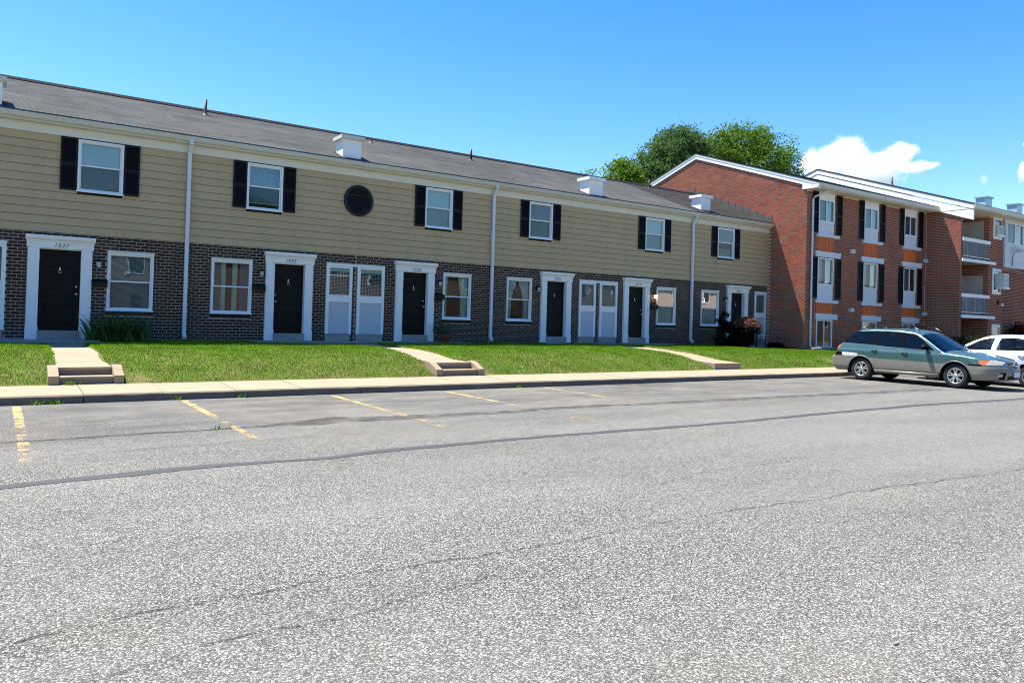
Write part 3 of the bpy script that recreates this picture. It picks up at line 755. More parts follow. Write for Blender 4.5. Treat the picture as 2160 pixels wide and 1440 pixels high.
def unit(num, xa, xb, label, door=None, win=None, up=None, panel=None, roofm=m_roof, keep=300):
    root = empty('townhouse', ((xa+xb)/2, YF, ZB), label, 'townhouse', 'townhouses in the row')
    holes = []; sh = []
    if door: holes.append((door-.70, door+.70, ZB, 3.02))
    if win: holes.append((win[0]-.005, win[1]+.005, 1.485, 3.015)); holes.append((win[0]-.03, win[1]+.03, 1.36, 1.485))
    for pn in (panel or []): holes.append((pn[0], pn[1], ZB, 3.125 if pn[2] != 'tall' else 3.05))
    place = face_place('y', YF)
    w = MB(); holed_panel(w, xa, xb, ZB-.5, ZBR, holes, place); w.build('wall', m_mortar1, root)
    brick_objs(lay(xa, xb, ZBR-33*BC-.001, ZBR, holes, 0.05), 'y', YF, root, m_brick1s, m_brick1, keep)
    # upper wall behind the siding and the tan boards
    uh = [(u[0], u[1], 4.515, 5.845) for u in (up or [])]
    w = MB(); holed_panel(w, xa, xb, ZBR, 6.2, uh, face_place('y', YF+.006)); w.build('sheathing', m_dark, root)
    rows = 12; e = (ZFR0-ZBR)/rows
    for r in range(rows):
        z0, z1 = ZBR+r*e, ZBR+(r+1)*e; segs = [(xa, xb)]
        for (h0,h1,k0,k1) in uh:
            if k0 < z1-.03 and k1 > z0+.03:
                segs = [q for s in segs for q in (((s[0],min(s[1],h0)),) if h1 >= s[1] else ((s[0],h0),(h1,s[1]))) if q[1]-q[0] > .01]
        cut = []
        for s in segs:
            if s[1]-s[0] > 3.4:
                c = s[0]+(s[1]-s[0])*((r*.37+xa*.13) % 1*.5+.25); cut += [(s[0],c-.0015),(c+.0015,s[1])]
            else: cut.append(s)
        for (s0,s1) in cut:
            b = MB(); j = random.uniform(-.0015,.0015)
            b.prism([(YF+.004,z0+.010),(YF-.030+j,z0+.009),(YF-.032+j,z0+.015),(YF-.008+j,z1+.002),(YF+.004,z1+.002)], s1-s0, 'x', s0); b.build('plank', m_siding, root)
    # frieze, soffit box, gutter
    MB().box(xa,xb,YF-.042,YF+.01,ZFR0,ZFR1).build('frieze', m_cream, root)
    MB().box(xa,xb,21.96,YF+.02,ZFR1+.001,6.30).build('fascia', m_fascia, root)
    gt = MB(); gt.prism([(21.958,6.17),(21.90,6.165),(21.865,6.20),(21.85,6.24),(21.835,6.26),(21.835,6.295),(21.848,6.295),(21.86,6.25),(21.90,6.18),(21.95,6.185),(21.95,6.29),(21.958,6.29)], xb-xa, 'x', xa)
    gt.build('gutter', m_fascia, root)
    # shingle courses
    rf = MB(); n = 38; L = (YR-21.85)/n
    for i in range(n):
        y0, y1 = 21.85+i*L, 21.85+(i+1)*L; lift = .007
        rf.quad((xa,y0,zroof(y0)+lift),(xb,y0,zroof(y0)+lift),(xb,y1,zroof(y1)),(xa,y1,zroof(y1))); rf.quad((xa,y0,zroof(y0)-.004),(xb,y0,zroof(y0)-.004),(xb,y0,zroof(y0)+lift),(xa,y0,zroof(y0)+lift))
    rf.quad((xa,YR,zroof(YR)),(xb,YR,zroof(YR)),(xb,31.7,zroof(21.8)),(xa,31.7,zroof(21.8)))
    rf.prism([(21.85,zroof(21.85)-.005),(21.85,zroof(21.85)-.035),(22.3,zroof(22.3)-.035),(22.3,zroof(22.3)-.005)], xb-xa, 'x', xa)
    rf.build('roof', roofm, root)
    rc = MB(); rc.prism([(YR-.17,zroof(YR-.17)+.03),(YR,zroof(YR)+.075),(YR+.17,zroof(YR-.17)+.03),(YR+.17,zroof(YR-.17)),(YR,zroof(YR)+.0),(YR-.17,zroof(YR-.17))], xb-xa, 'x', xa); rc.build('ridge_cap', m_ridge, root)
    MB().quad((xa,31.3,-.1),(xb,31.3,-.1),(xb,31.3,6.4),(xa,31.3,6.4)).build('back_wall', m_mortar1, root)
    if door: front_door(root, door, num, 1 if door in (1.26, 11.27, 21.23) else -1)
    if win:
        sash_window(root, win[0], win[1], 1.485, 3.01, win[2], top_trim=m_cream)
        nb = int((win[1]-win[0]+.06)/.075); b0 = win[0]-.03
        for i in range(nb):
            q = MB(); x = b0+i*(win[1]-win[0]+.06)/nb; q.add([(x+.004,YF-.035,1.375),(x+.068,YF-.035,1.375),(x+.068,YF-.035,1.455),(x+.004,YF-.035,1.455),(x+.004,YF+.02,1.375),(x+.068,YF+.02,1.375),(x+.068,YF+.02,1.475),(x+.004,YF+.02,1.475)],
                [(0,1,2,3),(0,4,5,1),(1,5,6,2),(2,6,7,3),(3,7,4,0)]); q.build('sill_brick', m_brick1s, root)
    for u in (up or []):
        sash_window(root, u[0], u[1], 4.515, 5.845, u[2], yw=YF-.02)
        shutter(root, u[0]-.385, u[0]-.012, 4.525, 5.865); shutter(root, u[1]+.012, u[1]+.385, 4.525, 5.865)
    for pn in (panel or []): hall_panel(root, pn[0], pn[1], pn[2], hx0=pn[3] if len(pn) > 3 else None, hx1=pn[4] if len(pn) > 4 else None)
    return root

U0 = unit('1529', -6.0, -.852, 'leftmost tan and dark brick townhouse, mostly cut off by the left edge', door=-3.0, win=(-5.2,-4.1,{'kind':'shade'}), up=[(-4.5,-3.46,{'kind':'shade'})], panel=[(-1.82,-.98,'blind',-1.82,-.852)])
U1 = unit('1527', -.848, 4.208, 'tan and dark brick townhouse numbered 1527, beside a strap-leaf plant', door=1.26, win=(2.32,3.42,{'kind':'blind'}), up=[(1.565,2.61,{'kind':'shade','low':1})], panel=[(-.81,.12,'blind',-.848,.12)])
U2 = unit('1525', 4.212, 9.218, 'townhouse numbered 1525 with mauve curtains and a lattice hall window', door=7.11, win=(4.9,6.02,{'kind':'curtain','panels':((.24,.36,0),(.54,.68,0)),'screen':False,'extra':({'kind':'curtain','mat':m_curtain2,'panels':((0,.22,0),(.74,1,0))},)}), up=[(5.79,6.82,{'kind':'blind','gap':.12})], panel=[(8.25,9.09,'grid',8.25,9.218)])
U3 = unit('1523', 9.222, 14.228, 'townhouse numbered 1523, with a potted plant beside its door', door=11.27, win=(12.33,13.42,{'kind':'curtain','panels':((0,.2,.2),(.6,1,.3)),'screen':True}), up=[(11.56,12.59,{'kind':'shade'})], panel=[(9.26,10.18,'grid2',9.222,10.18)])
U4 = unit('1521', 14.232, 19.248, 'townhouse numbered 1521 with swagged white curtains in its lower window', door=17.13, win=(14.92,16.01,{'kind':'curtain','panels':((0,.5,.55),(.5,1,.55))}), up=[(15.80,16.86,{'kind':'curtain','top':.5,'panels':((0,1,0),),'mat':m_shadewarm})], panel=[(18.26,19.08,'blind',18.26,19.248)])
U5 = unit('1519', 19.252, 24.398, 'townhouse numbered 1519, with the lit lantern beside its door', door=21.23, win=(22.40,23.50,{'kind':'curtain','panels':((0,1,0),),'blind':.45}), up=[(21.63,22.71,{'kind':'shade'})], panel=[(19.29,20.20,'shade',19.252,20.20)])
U6 = unit('1517', 24.402, 29.62, 'last townhouse of the row, numbered 1517, against the red brick gable', door=27.45, win=(25.08,26.21,{'kind':'curtain','panels':((0,1,0),)}), up=[(26.02,27.13,{'kind':'curtain','top':.3,'panels':((0,1,0),),'mat':m_shadewarm})], panel=[(28.69,29.51,'shade')], roofm=m_roof2)
# the curtain of 1525 has mauve outer drapes
for o in list(bpy.data.objects):
    pass
downspout(U2, 4.22, .76); downspout(U4, 14.23, .76); downspout(U6, 24.405, .74); downspout(U0, -5.9, .76)
# round louvre on the siding
lv = empty('round_vent', (9.215, YF, 5.12), 'round black louvred vent on the tan siding', 'vent')
MB().lathe([(.40,-.05),(.42,-.085),(.46,-.09),(.487,-.07),(.49,-.02)], (9.215,YF,5.12), 'y', 48).build('rim', m_screen, lv)
MB().lathe([(.0,-.031),(.41,-.031)], (9.215,YF,5.12), 'y', 40, 0, False).build('backing', m_dark, lv)
for i in range(16):
    z = 5.12-.375+i*.05; hw = math.sqrt(max(0,.405**2-(z-5.12)**2))
    b = MB(); b.add([(9.215-hw,YF-.075,z-.012),(9.215+hw,YF-.075,z-.012),(9.215+hw,YF-.035,z+.03),(9.215-hw,YF-.035,z+.03),(9.215-hw,YF-.075,z-.004),(9.215+hw,YF-.075,z-.004),(9.215+hw,YF-.035,z+.038),(9.215-hw,YF-.035,z+.038)],
        [(0,1,2,3),(4,5,6,7),(0,1,5,4),(2,3,7,6)]); b.build('slat', m_screen, lv)
# roof boxes and pipes
def chimney(parent, x0, x1, yf, dep=.55, ztop=6.965):
    b = MB(); b.box(x0,x1,yf,yf+dep,zroof(yf)-.05,ztop); c = b.build('chimney', m_white, parent)
    k = MB(); k.box(x0-.085,x1+.085,yf-.085,yf+dep+.085,ztop+.001,ztop+.115); k.build('chimney_cap', m_fascia if x0 < 15 else m_white, c)
    MB().add([(x0-.12,yf-.10,zroof(yf-.10)+.012),(x1+.12,yf-.10,zroof(yf-.10)+.012),(x1+.12,yf+dep+.1,zroof(yf+dep+.1)+.012),(x0-.12,yf+dep+.1,zroof(yf+dep+.1)+.012)], [(0,1,2,3)]).build('base_flashing', m_roof2, c)
chimney(U1, -.76, -.08, 22.0); chimney(U2, 8.60, 9.20, 22.0); chimney(U4, 18.50, 19.18, 22.0); chimney(U6, 25.22, 25.82, 22.4, ztop=7.11)
def vent_pipe(parent, x, y, h, zr=zroof, mat=m_flash):
    z = zr(y); b = MB(); b.lathe([(.12,-.03),(.058,.03),(.05,.07)], (x,y,z), 'z', 12).lathe([(.05,.0),(.05,h),(.038,h),(.038,h-.05)], (x,y,z), 'z', 12); b.build('vent_pipe', mat, parent)
vent_pipe(U2, 5.39, 25.94, .50); vent_pipe(U4, 15.4, 25.7, .42, mat=m_black); vent_pipe(U6, 25.9, 26.3, .42, mat=m_black)
vent_pipe(U3, 11.2, 25.9, .0)
# lanterns and mailboxes
lantern(2.11, 2.66, 'black wall lantern between the leftmost door and the blinds window')
lantern(6.27, 2.66, 'black wall lantern between the mauve-curtained window and its door')
lantern(12.16, 2.66, 'black wall lantern above the red flower pot')
lantern(16.26, 2.66, 'black wall lantern between the swagged-curtain window and its door')
lantern(22.22, 2.63, 'lit wall lantern with a glowing bulb right of door 1519', True)
lantern(26.60, 2.64, 'black wall lantern above the dark shrubs by door 1517')
mailbox(2.14, 2.18, 'black wall mailbox between the leftmost door and the blinds window')
mailbox(6.21, 2.25, 'black wall mailbox beside the mauve-curtained window')
mailbox(12.16, 2.23, 'black wall mailbox above the red flower pot')
mailbox(22.21, 2.22, 'black wall mailbox below the lit lantern')
db = MB().box(21.80,21.86,YF-.125,YF-.0995,2.02,2.17).build('doorbell', m_white); tag(db, 'small white doorbell on the right pilaster of door 1519', 'doorbell')

# ------------------------------------------------------------------ red brick apartment building
AX, AY, WX, WY = 29.65, 20.2, 40.12, 18.49
ZG = .35; ZE = 7.72
AP = empty('apartment_building', (35, AY, .5), 'three storey red brick apartment building with white rakes and orange panels', 'apartment building')
ASL = .338
def zra(y): return 7.98+ASL*(y-19.58)
AR = 26.72
def gable_top(y): return (zra(y) if y < AR else zra(2*AR-y)) - .12
COLS = [30.54, 34.24, 37.88]
fr_h = []
for x in COLS:
    fr_h += [(x, x+1.22, 5.82, ZE), (x, x+1.22, 5.03, 5.66), (x-.14, x+1.57-.02, 5.69, 5.815), (x, x+1.22, 2.80, 4.735), (x, x+1.22, 2.22, 2.66), (x, x+1.22, .65, 1.92)]
fp = face_place('y', AY)
w = MB(); holed_panel(w, AX, WX, ZG-.4, ZE, fr_h, fp)
# gable wall and wing flank
gp = [(AX, AY, ZG-.4), (AX, AY, gable_top(AY)), (AX, AR, gable_top(AR)), (AX, 33.2, gable_top(33.2)), (AX, 33.2, ZG-.4)]
w.add(gp, [(0,1,2,3,4)])
w.add([(WX,WY,ZG-.4),(WX,WY,8.0),(WX,AY,8.0),(WX,AY,ZG-.4)], [(0,1,2,3)])
w.build('wall', m_mortar2, AP)
gr = lay(AY, 30.2, ZG, 10.3, [], .02, top=lambda a: gable_top(a)-.02)
gr = [r for r in gr if r[1] < YF+.05 or r[3] > zroof(min(r[0], YR))-.15 or r[0] > YR]
b = MB(); brick_mass(b, gr, 'x', AX, .010); b.build('brickwork', m_brick2, AP, kind='stuff')
brick_objs(lay(AX, WX, ZG, ZE, fr_h, .08), 'y', AY, AP, m_brick2s, m_brick2, 300, .010)
b = MB(); brick_mass(b, lay(WY, AY, ZG, 7.75, [], .03), 'x', WX, .010); b.build('brickwork', m_brick2, AP, kind='stuff')
# front windows
def slider(parent, x0, x1, z0, z1, yw, treat=None, split=.5):
    f = MB(); fw = .055; yo = yw-.03
    f.box(x0,x0+fw,yo,yw+.08,z0,z1).box(x1-fw,x1,yo,yw+.08,z0,z1).box(x0+fw,x1-fw,yo,yw+.08,z1-fw,z1).box(x0+fw,x1-fw,yo,yw+.08,z0,z0+fw)
    xm = x0+(x1-x0)*split; f.box(xm-.025,xm+.025,yw-.01,yw+.06,z0+fw,z1-fw)
    wn_ = f.build('window', m_white, parent)
    for a0, a1, yy, mt in ((x0+fw,xm-.025,yw+.02,m_glassdull),(xm+.025,x1-fw,yw+.035,m_glass)):
        MB().quad((a0,yy,z0+fw),(a1,yy,z0+fw),(a1,yy,z1-fw),(a0,yy,z1-fw)).build('pane', mt, wn_)
    room(wn_, x0, x1, z0, z1, yw+.085)
    if treat: dress(wn_, x0+fw, x1-fw, z0+fw, z1-fw, yw+.13, treat)
    return wn_
trt = [[{'kind':'shade','mat':m_shade},{'kind':'curtain','panels':((0,.45,0),(.7,1,0))},None],[{'kind':'shade','mat':m_shade},{'kind':'curtain','panels':((0,.4,0),(.6,1,0))},None],[{'kind':'curtain','mat':m_curtain2,'panels':((0,1,0),)},{'kind':'curtain','panels':((.3,.8,0),),'mat':m_shadewarm},{'kind':'shade','gap':.5}]]
for c, x in enumerate(COLS):
    x1 = x+1.22
    MB().box(x,x1,AY-.02,AY+.06,7.40,ZE-.002).build('head_panel', m_white, AP)
    slider(AP, x, x1, 6.37, 7.40, AY, trt[c][0])
    MB().box(x,x1,AY-.008,AY+.06,5.816,6.368).build('apron_panel', m_lintel, AP)
    MB().box(x-.14,x+1.57,AY-.09,AY+.03,5.69,5.815).build('sill', m_lintel, AP)
    q = MB(); q.box(x,x1,AY+.012,AY+.06,5.03,5.688)
    if c < 2:
        for i in range(11): xx = x+.05+i*.11; q.box(xx,xx+.085,AY-.002,AY+.0115,5.035,5.685)
    q.build('orange_panel', m_orange, AP)
    q = MB(); q.prism([(x-.17,4.765),(x+1.66-.01,4.765),(x+1.71,5.02),(x-.29,5.02)], .12, 'y', AY-.09); q.build('lintel', m_lintel, AP)
    slider(AP, x, x1, 3.50, 4.735, AY, trt[c][1])
    MB().box(x,x1,AY-.008,AY+.06,2.80,3.498).build('apron_panel', m_lintel, AP)
    MB().box(x-.15,x+1.57,AY-.09,AY+.03,2.68,2.808).build('sill', m_lintel, AP)
    q = MB(); q.box(x,x1,AY+.012,AY+.06,2.2,2.678)
    if c < 2:
        for i in range(11): xx = x+.05+i*.11; q.box(xx,xx+.085,AY-.002,AY+.0115,2.205,2.675)
    q.build('orange_panel', m_orange, AP)
    MB().box(x-.13,x+1.56,AY-.07,AY+.03,1.935,2.18).build('lintel', m_lintel, AP)
    slider(AP, x, x1, .66, 1.92, AY, trt[c][2])
    for z0, z1 in ((5.84,7.70),(2.88,4.745)):
        shutter(AP, x-.47, x-.03, z0, z1, AY-.012); shutter(AP, x1+.17, x1+.61, z0, z1, AY-.012)
for x in (33.2, 39.95):
    for z in (5.18, 2.41):
        b = MB(); b.prism([(AY-.012,z-.09),(AY-.12,z-.09),(AY-.15,z-.02),(AY-.12,z+.10),(AY-.012,z+.10)], .28, 'x', x-.14); b.build('wall_vent', m_greybox, AP)
MB().tube([(39.98,AY-.03,.5),(39.98,AY-.03,3.9)], .016, 6).build('conduit', m_mortar2, AP)
MB().tube([(40.02,AY-.03,4.2),(40.02,AY-.03,7.6)], .012, 6).build('conduit', m_mortar2, AP)
# eave, soffit, gutter, main roof
MB().box(AX-.09,WX-.02,19.66,AY+.05,ZE-.0,ZE+.02).build('soffit', m_cream, AP)
b = MB(); b.prism([(19.66,7.74),(19.60,7.74),(19.55,7.80),(19.53,7.94),(19.56,7.94),(19.60,7.82),(19.66,7.95)], WX-.06-(AX-.09), 'x', AX-.09); b.build('gutter', m_fascia, AP)
b = MB(); b.box(AX-.09,WX-.02,19.662,19.69,ZE+.021,7.97); b.build('fascia', m_fascia, AP)
rf = MB(); n = 40; L = (AR-19.55)/n
for i in range(n):
    y0, y1 = 19.55+i*L, 19.55+(i+1)*L
    rf.quad((AX-.10,y0,zra(y0)+.008),(WX+.02,y0,zra(y0)+.008),(WX+.02,y1,zra(y1)),(AX-.10,y1,zra(y1))); rf.quad((AX-.10,y0,zra(y0)-.01),(WX+.02,y0,zra(y0)-.01),(WX+.02,y0,zra(y0)+.008),(AX-.10,y0,zra(y0)+.008))
rf.quad((AX-.10,AR,zra(AR)),(WX,AR,zra(AR)),(WX,33.9,zra(19.55)),(AX-.10,33.9,zra(19.55)))
rf.prism([(19.55,zra(19.55)-.006),(AR,zra(AR)-.006),(33.9,zra(19.55)-.006),(33.9,zra(19.55)-.045),(AR,zra(AR)-.045),(19.55,zra(19.55)-.045)], .03, 'x', AX-.10)
rf.build('roof', m_roof2, AP)
def rake(x0, x1, o0, o1, name, mat, y0=19.58, zf=zra, ridge=AR, yb=33.8):
    b = MB(); b.prism([(y0,zf(y0)-o0),(ridge,zf(ridge)-o0),(yb,zf(2*ridge-yb)-o0),(yb,zf(2*ridge-yb)-o1),(ridge,zf(ridge)-o1),(y0,zf(y0)-o1)], x1-x0, 'x', x0); return b.build(name, mat, AP)
rake(AX-.085, AX-.0, .047, .135, 'rake_board', m_whitebright)
rake(AX-.065, AX-.0, .142, .30, 'rake_board', m_whitebright)
b = MB(); b.prism([(19.60,7.73),(20.40,7.735),(20.40,zra(20.40)-.30),(19.60,zra(19.60)-.135)], .075, 'x', AX-.075); b.build('eave_return', m_whitebright, AP)
# downpipe at the corner
b = MB(); b.tube([(30.55,19.62,7.80),(30.55,19.66,7.70),(30.42,19.82,7.62),(30.05,20.08,7.42),(29.98,20.10,7.30),(29.97,20.10,5.0),(29.97,20.10,.75),(30.0,20.02,.62)], .045, 10); b.build('downspout', m_alu, AP)
# step flashing where the townhouse roof meets the gable
for i in range(12):
    y = 21.98+i*.43; z = zroof(y)
    b = MB(); b.box(AX-.022,AX-.0115,y,y+.42,z+.02,z+.30+random.uniform(-.02,.02)).box(AX-.026,AX-.0225,y+.0,y+.05,z+.02,z+.29); b.build('flashing', m_flash, AP)

# wing
WR = 26.62
def zrw(y): return 7.99+.342*(y-17.85)
WE = 52.0
rf = MB(); n = 44; L = (WR-17.82)/n
for i in range(n):
    y0, y1 = 17.82+i*L, 17.82+(i+1)*L
    rf.quad((40.0,y0,zrw(y0)+.008),(WE,y0,zrw(y0)+.008),(WE,y1,zrw(y1)),(40.0,y1,zrw(y1))); rf.quad((40.0,y0,zrw(y0)-.01),(WE,y0,zrw(y0)-.01),(WE,y0,zrw(y0)+.008),(40.0,y0,zrw(y0)+.008))
rf.quad((40.0,WR,zrw(WR)),(WE,WR,zrw(WR)),(WE,35.4,zrw(17.82)),(40.0,35.4,zrw(17.82)))
rf.prism([(17.82,zrw(17.82)-.006),(WR,zrw(WR)-.006),(35.4,zrw(17.82)-.006),(35.4,zrw(17.82)-.06),(WR,zrw(WR)-.06),(17.82,zrw(17.82)-.06)], .03, 'x', 40.0)
rf.build('roof', m_roof2, AP)
rake(40.02, 40.12, .062, .30, 'rake_board', m_whitebright, 17.86, zrw, WR, 35.3)
rake(40.04, 40.115, .335, .85, 'rake_board', m_whitebright, 17.88, zrw, WR, 35.2)
b = MB(); b.prism([(17.90,7.73),(19.58,7.735),(20.4,zrw(20.4)-.5),(17.90,zrw(17.9)-.30)], .08, 'x', 40.035); b.build('eave_return', m_whitebright, AP)
MB().box(40.03,WE,17.92,20.2,ZE,ZE+.02).build('soffit', m_cream, AP)
b = MB(); b.prism([(17.90,7.73),(17.84,7.73),(17.80,7.80),(17.78,7.95),(17.81,7.95),(17.85,7.82),(17.90,7.96)], WE-40.0, 'x', 40.0); b.build('gutter', m_fascia, AP)
MB().box(40.03,WE,17.902,17.93,ZE+.021,7.98).build('fascia', m_fascia, AP)
# wing front: pier, recess, bay
WL = 40.27; PX0, PX1 = 43.25, 44.84; BX1 = 47.32
ph_ = [(43.63,44.62,6.55,7.71),(43.61,44.62,3.6,4.95),(43.66,44.62,.6,1.97)]
w = MB(); holed_panel(w, PX0, PX1, ZG-.4, ZE, ph_, face_place('y', WY))
w.add([(WX,WY,ZG-.4),(WL,WY,ZG-.4),(WL,WY,ZE),(WX,WY,ZE)], [(0,1,2,3)]).add([(WL,WY,ZG-.4),(WL,AY,ZG-.4),(WL,AY,ZE),(WL,WY,ZE)], [(0,1,2,3)])
dh = [(18.80,19.85,5.30,7.48),(18.80,19.85,2.40,4.55)]
holed_panel(w, WY, AY, ZG-.4, ZE, dh, face_place('x', PX0))
w.quad((WL,AY,ZG-.4),(PX0,AY,ZG-.4),(PX0,AY,ZE),(WL,AY,ZE)).quad((PX1,19.3,ZG-.4),(WE,19.3,ZG-.4),(WE,19.3,5.3),(PX1,19.3,5.3)).quad((PX1,WY,ZG-.4),(PX1,19.3,ZG-.4),(PX1,19.3,ZE),(PX1,WY,ZE))
w.quad((PX0,19.9,ZG),(WE,19.9,ZG),(WE,19.9,ZE),(PX0,19.9,ZE))
w.build('wall', m_mortar2, AP)
b = MB(); brick_mass(b, lay(PX0, PX1, ZG, ZE, ph_, .0), 'y', WY, .010); brick_mass(b, lay(WX, WL, ZG, ZE, [], 0), 'y', WY, .010)
brick_mass(b, lay(WY, AY, ZG, ZE, dh, .05), 'x', PX0, .010); brick_mass(b, lay(WL, PX0, ZG, ZE, [], .1), 'y', AY, .010); brick_mass(b, lay(PX1, 51.9, ZG, 5.1, [], .07)+lay(BX1, 51.9, 5.1, ZE, [], .07), 'y', 19.3, .010)
b.build('brickwork', m_brick2, AP, kind='stuff')
m_rail = plain('grey_railing', (.33,.34,.36), .5, .05)
m_beige = plain('beige_door_paint', (.52,.50,.45), .6, .05, 3)
for (y0,y1,z0,z1) in dh:
    d = MB().box(PX0+.02,PX0+.06,y0+.05,y1-.05,z0,z1-.05).build('balcony_door', m_beige, AP)
    f = MB(); f.box(PX0-.02,PX0+.05,y0,y0+.05,z0,z1).box(PX0-.02,PX0+.05,y1-.05,y1,z0,z1).box(PX0-.02,PX0+.05,y0+.05,y1-.05,z1-.05,z1); f.build('door_frame', m_beige, d)
    MB().lathe([(.0,-.07),(.03,-.06),(.03,-.03),(.015,-.02),(.015,0)], (PX0+.02,y0+.14,z0+1.0), 'x', 10).build('door_knob', m_black, d)
for k, (zs, zr_) in enumerate(((5.14, 6.17), (2.27, 3.32))):
    bl = MB().box(WL+.002,PX0-.002,WY-.05,AY-.01,zs,zs+.14).build('balcony', m_concdark, AP)
    MB().box(WX+.02,PX0+.52,WY-.12,WY-.052,zs-.01,zs+.145).build('slab_edge', m_white, bl)
    MB().box(WX+.05,PX0-.1,WY-.10,WY-.02,zr_,zr_+.18).build('handrail', m_white, bl)
    MB().box(WX+.10,PX0-.12,WY-.07,WY-.04,zs+.26,zs+.29).build('bottom_rail', m_white, bl)
    n = 26
    for i in range(n+1):
        x = WX+.16+i*(PX0-.16-WX-.16)/n; t = .016 if i % 9 == 4 else .006
        MB().box(x-t,x+t,WY-.066,WY-.044,(zs+.15) if t > .01 else zs+.291,zr_-.001).build('baluster', m_rail, bl)
def pier_window(x0, x1, z0, z1):
    f = MB(); yw = WY
    f.box(x0,x0+.16,yw-.03,yw+.06,z0,z1).box(x0+.16,x1,yw-.03,yw+.06,z1-.13,z1).box(x0+.16,x1,yw-.03,yw+.06,z0,z0+.13).box(x1-.05,x1,yw-.03,yw+.06,z0+.13,z1-.13)
    w = f.build('window', m_white, AP); MB().quad((x0+.16,yw+.03,z0+.13),(x1-.05,yw+.03,z0+.13),(x1-.05,yw+.03,z1-.13),(x0+.16,yw+.03,z1-.13)).build('pane', m_glass, w)
    room(w, x0, x1, z0, z1, yw+.065, 1.2); return w
for q in ph_: pier_window(*q)
def ac_unit(x0, x1, z0, z1, dep, label):
    r = empty('air_conditioner', ((x0+x1)/2, WY, z0), label, 'air conditioner', 'window air conditioners on the brick pier')
    MB().box(x0,x1,WY-dep,WY+.05,z0,z1).build('case', m_greybox, r)
    g = MB()
    for i in range(9): z = z0+.06+i*(z1-z0-.12)/9; g.box(x0+.05,x1-.05,WY-dep-.008,WY-dep-.0005,z,z+.02)
    g.build('grille', m_shadewarm, r)
    MB().box(x0-.05,x1+.08,WY-dep-.03,WY-.031,z0-.10,z0-.004).build('shelf', m_white, r)
ac_unit(43.88,44.50,6.78,7.28,.16,'air conditioner flush in the upper small window of the brick pier')
ac_unit(43.98,44.58,3.98,4.70,.42,'air conditioner jutting out of the lower small window of the brick pier')
# white bay
BX0, BX1, BY = 44.88, 47.32, 18.40
b = MB(); holed_panel(b, BX0, BX1, 5.11, ZE, [(44.98,47.05,6.40,7.55)], face_place('y', BY)); b.quad((BX0,BY,5.11),(BX0,19.3,5.11),(BX0,19.3,ZE),(BX0,BY,ZE)).quad((BX1,BY,5.11),(BX1,19.3,5.11),(BX1,19.3,ZE),(BX1,BY,ZE)).quad((BX0,BY,5.11),(BX1,BY,5.11),(BX1,19.3,5.11),(BX0,19.3,5.11))
bay = b.build('bay', m_lintel, AP)
slider(AP, 44.98, 47.05, 6.40, 7.55, BY, {'kind':'shade','gap':.0,'mat':m_shadewarm})
for z in (5.11, 5.42, 6.18): MB().box(BX0-.02,BX1+.02,BY-.03,BY-.001,z,z+.06).build('trim_strip', m_lintel, bay)
w = MB(); w.quad((BX1,19.3,5.2),(WE,19.3,5.2),(WE,19.3,ZE),(BX1,19.3,ZE)).quad((WE,WY,-.1),(WE,35,-.1),(WE,35,8),(WE,WY,8)).quad((AX,33.2,-.1),(WE,33.2,-.1),(WE,33.2,7.8),(AX,33.2,7.8)); w.build('wall', m_mortar2, AP)
fl = empty('floodlight', (45.6, BY, 5.5), 'floodlight on a bracket against the white bay', 'floodlight')
MB().tube([(45.62,BY-.06,5.2),(45.62,BY-.08,5.75),(45.62,BY-.20,6.02)], .028, 8).build('bracket', m_shadewarm, fl)
b = MB(); b.prism([(BY-.45,6.05),(BY-.18,5.95),(BY-.14,6.05),(BY-.40,6.19)], .50, 'x', 45.55); b.build('lamp_head', m_greybox, fl)
for x0, x1, y0, ztp in ((47.35,48.15,20.5,9.42),(51.45,52.25,20.5,9.46)):
    c = MB().box(x0,x1,y0,y0+.55,8.6,ztp).build('flue_chase', m_galv, AP); MB().box(x0-.07,x1+.07,y0-.07,y0+.62,ztp+.001,ztp+.09).build('flue_cap', m_galv, c)
vent_pipe(AP, 41.0, 22.6, .45, zrw, m_flash); 
blk = MB(); blk.box(43.3,44.4,WY-.02,WY-.0115,2.02,2.10); 
lt = empty('wall_light', (44.5, WY, 3.15), 'dark wall light on the brick pier below the air conditioner', 'wall light')
MB().box(44.45,44.65,WY-.16,WY-.012,2.98,3.12).build('lamp_shade', m_greybox, lt); MB().box(44.2,44.45,WY-.10,WY-.012,3.08,3.26).build('bracket', m_black, lt)

# ------------------------------------------------------------------ plants
def leaf_quads(C, size, up=.3, flat=None):
    n = len(C); a = rng.normal(size=(n,3)); a /= np.linalg.norm(a, axis=1)[:,None]
    b = rng.normal(size=(n,3)); b -= (b*a).sum(1)[:,None]*a; b /= np.linalg.norm(b, axis=1)[:,None]
    s = rng.uniform(.6,1.3,n)[:,None]*size
    V = np.empty((n,4,3)); V[:,0] = C-a*s; V[:,1] = C+b*s*.55; V[:,2] = C+a*s; V[:,3] = C-b*s*.55
    return V
def crown(blobs, nclump, per, spread, size):
    vol = np.array([b[3]*b[4]*b[5] for b in blobs]); pr = vol**.75/(vol**.75).sum(); pts = []
    for b, p in zip(blobs, pr):
        k = max(3, int(nclump*p)); d = rng.normal(size=(k,3)); d /= np.linalg.norm(d, axis=1)[:,None]
        r = rng.uniform(.55, 1.08, k)[:,None]; pts.append(np.array(b[:3])+d*r*np.array(b[3:6]))
    P = np.concatenate(pts); C = np.repeat(P, per, 0); sc = np.repeat(rng.uniform(.5,1.2,len(P)), per)[:,None]
    C = C+rng.normal(size=C.shape)*spread*sc*np.array((1,1,.75)); return leaf_quads(C, size), P
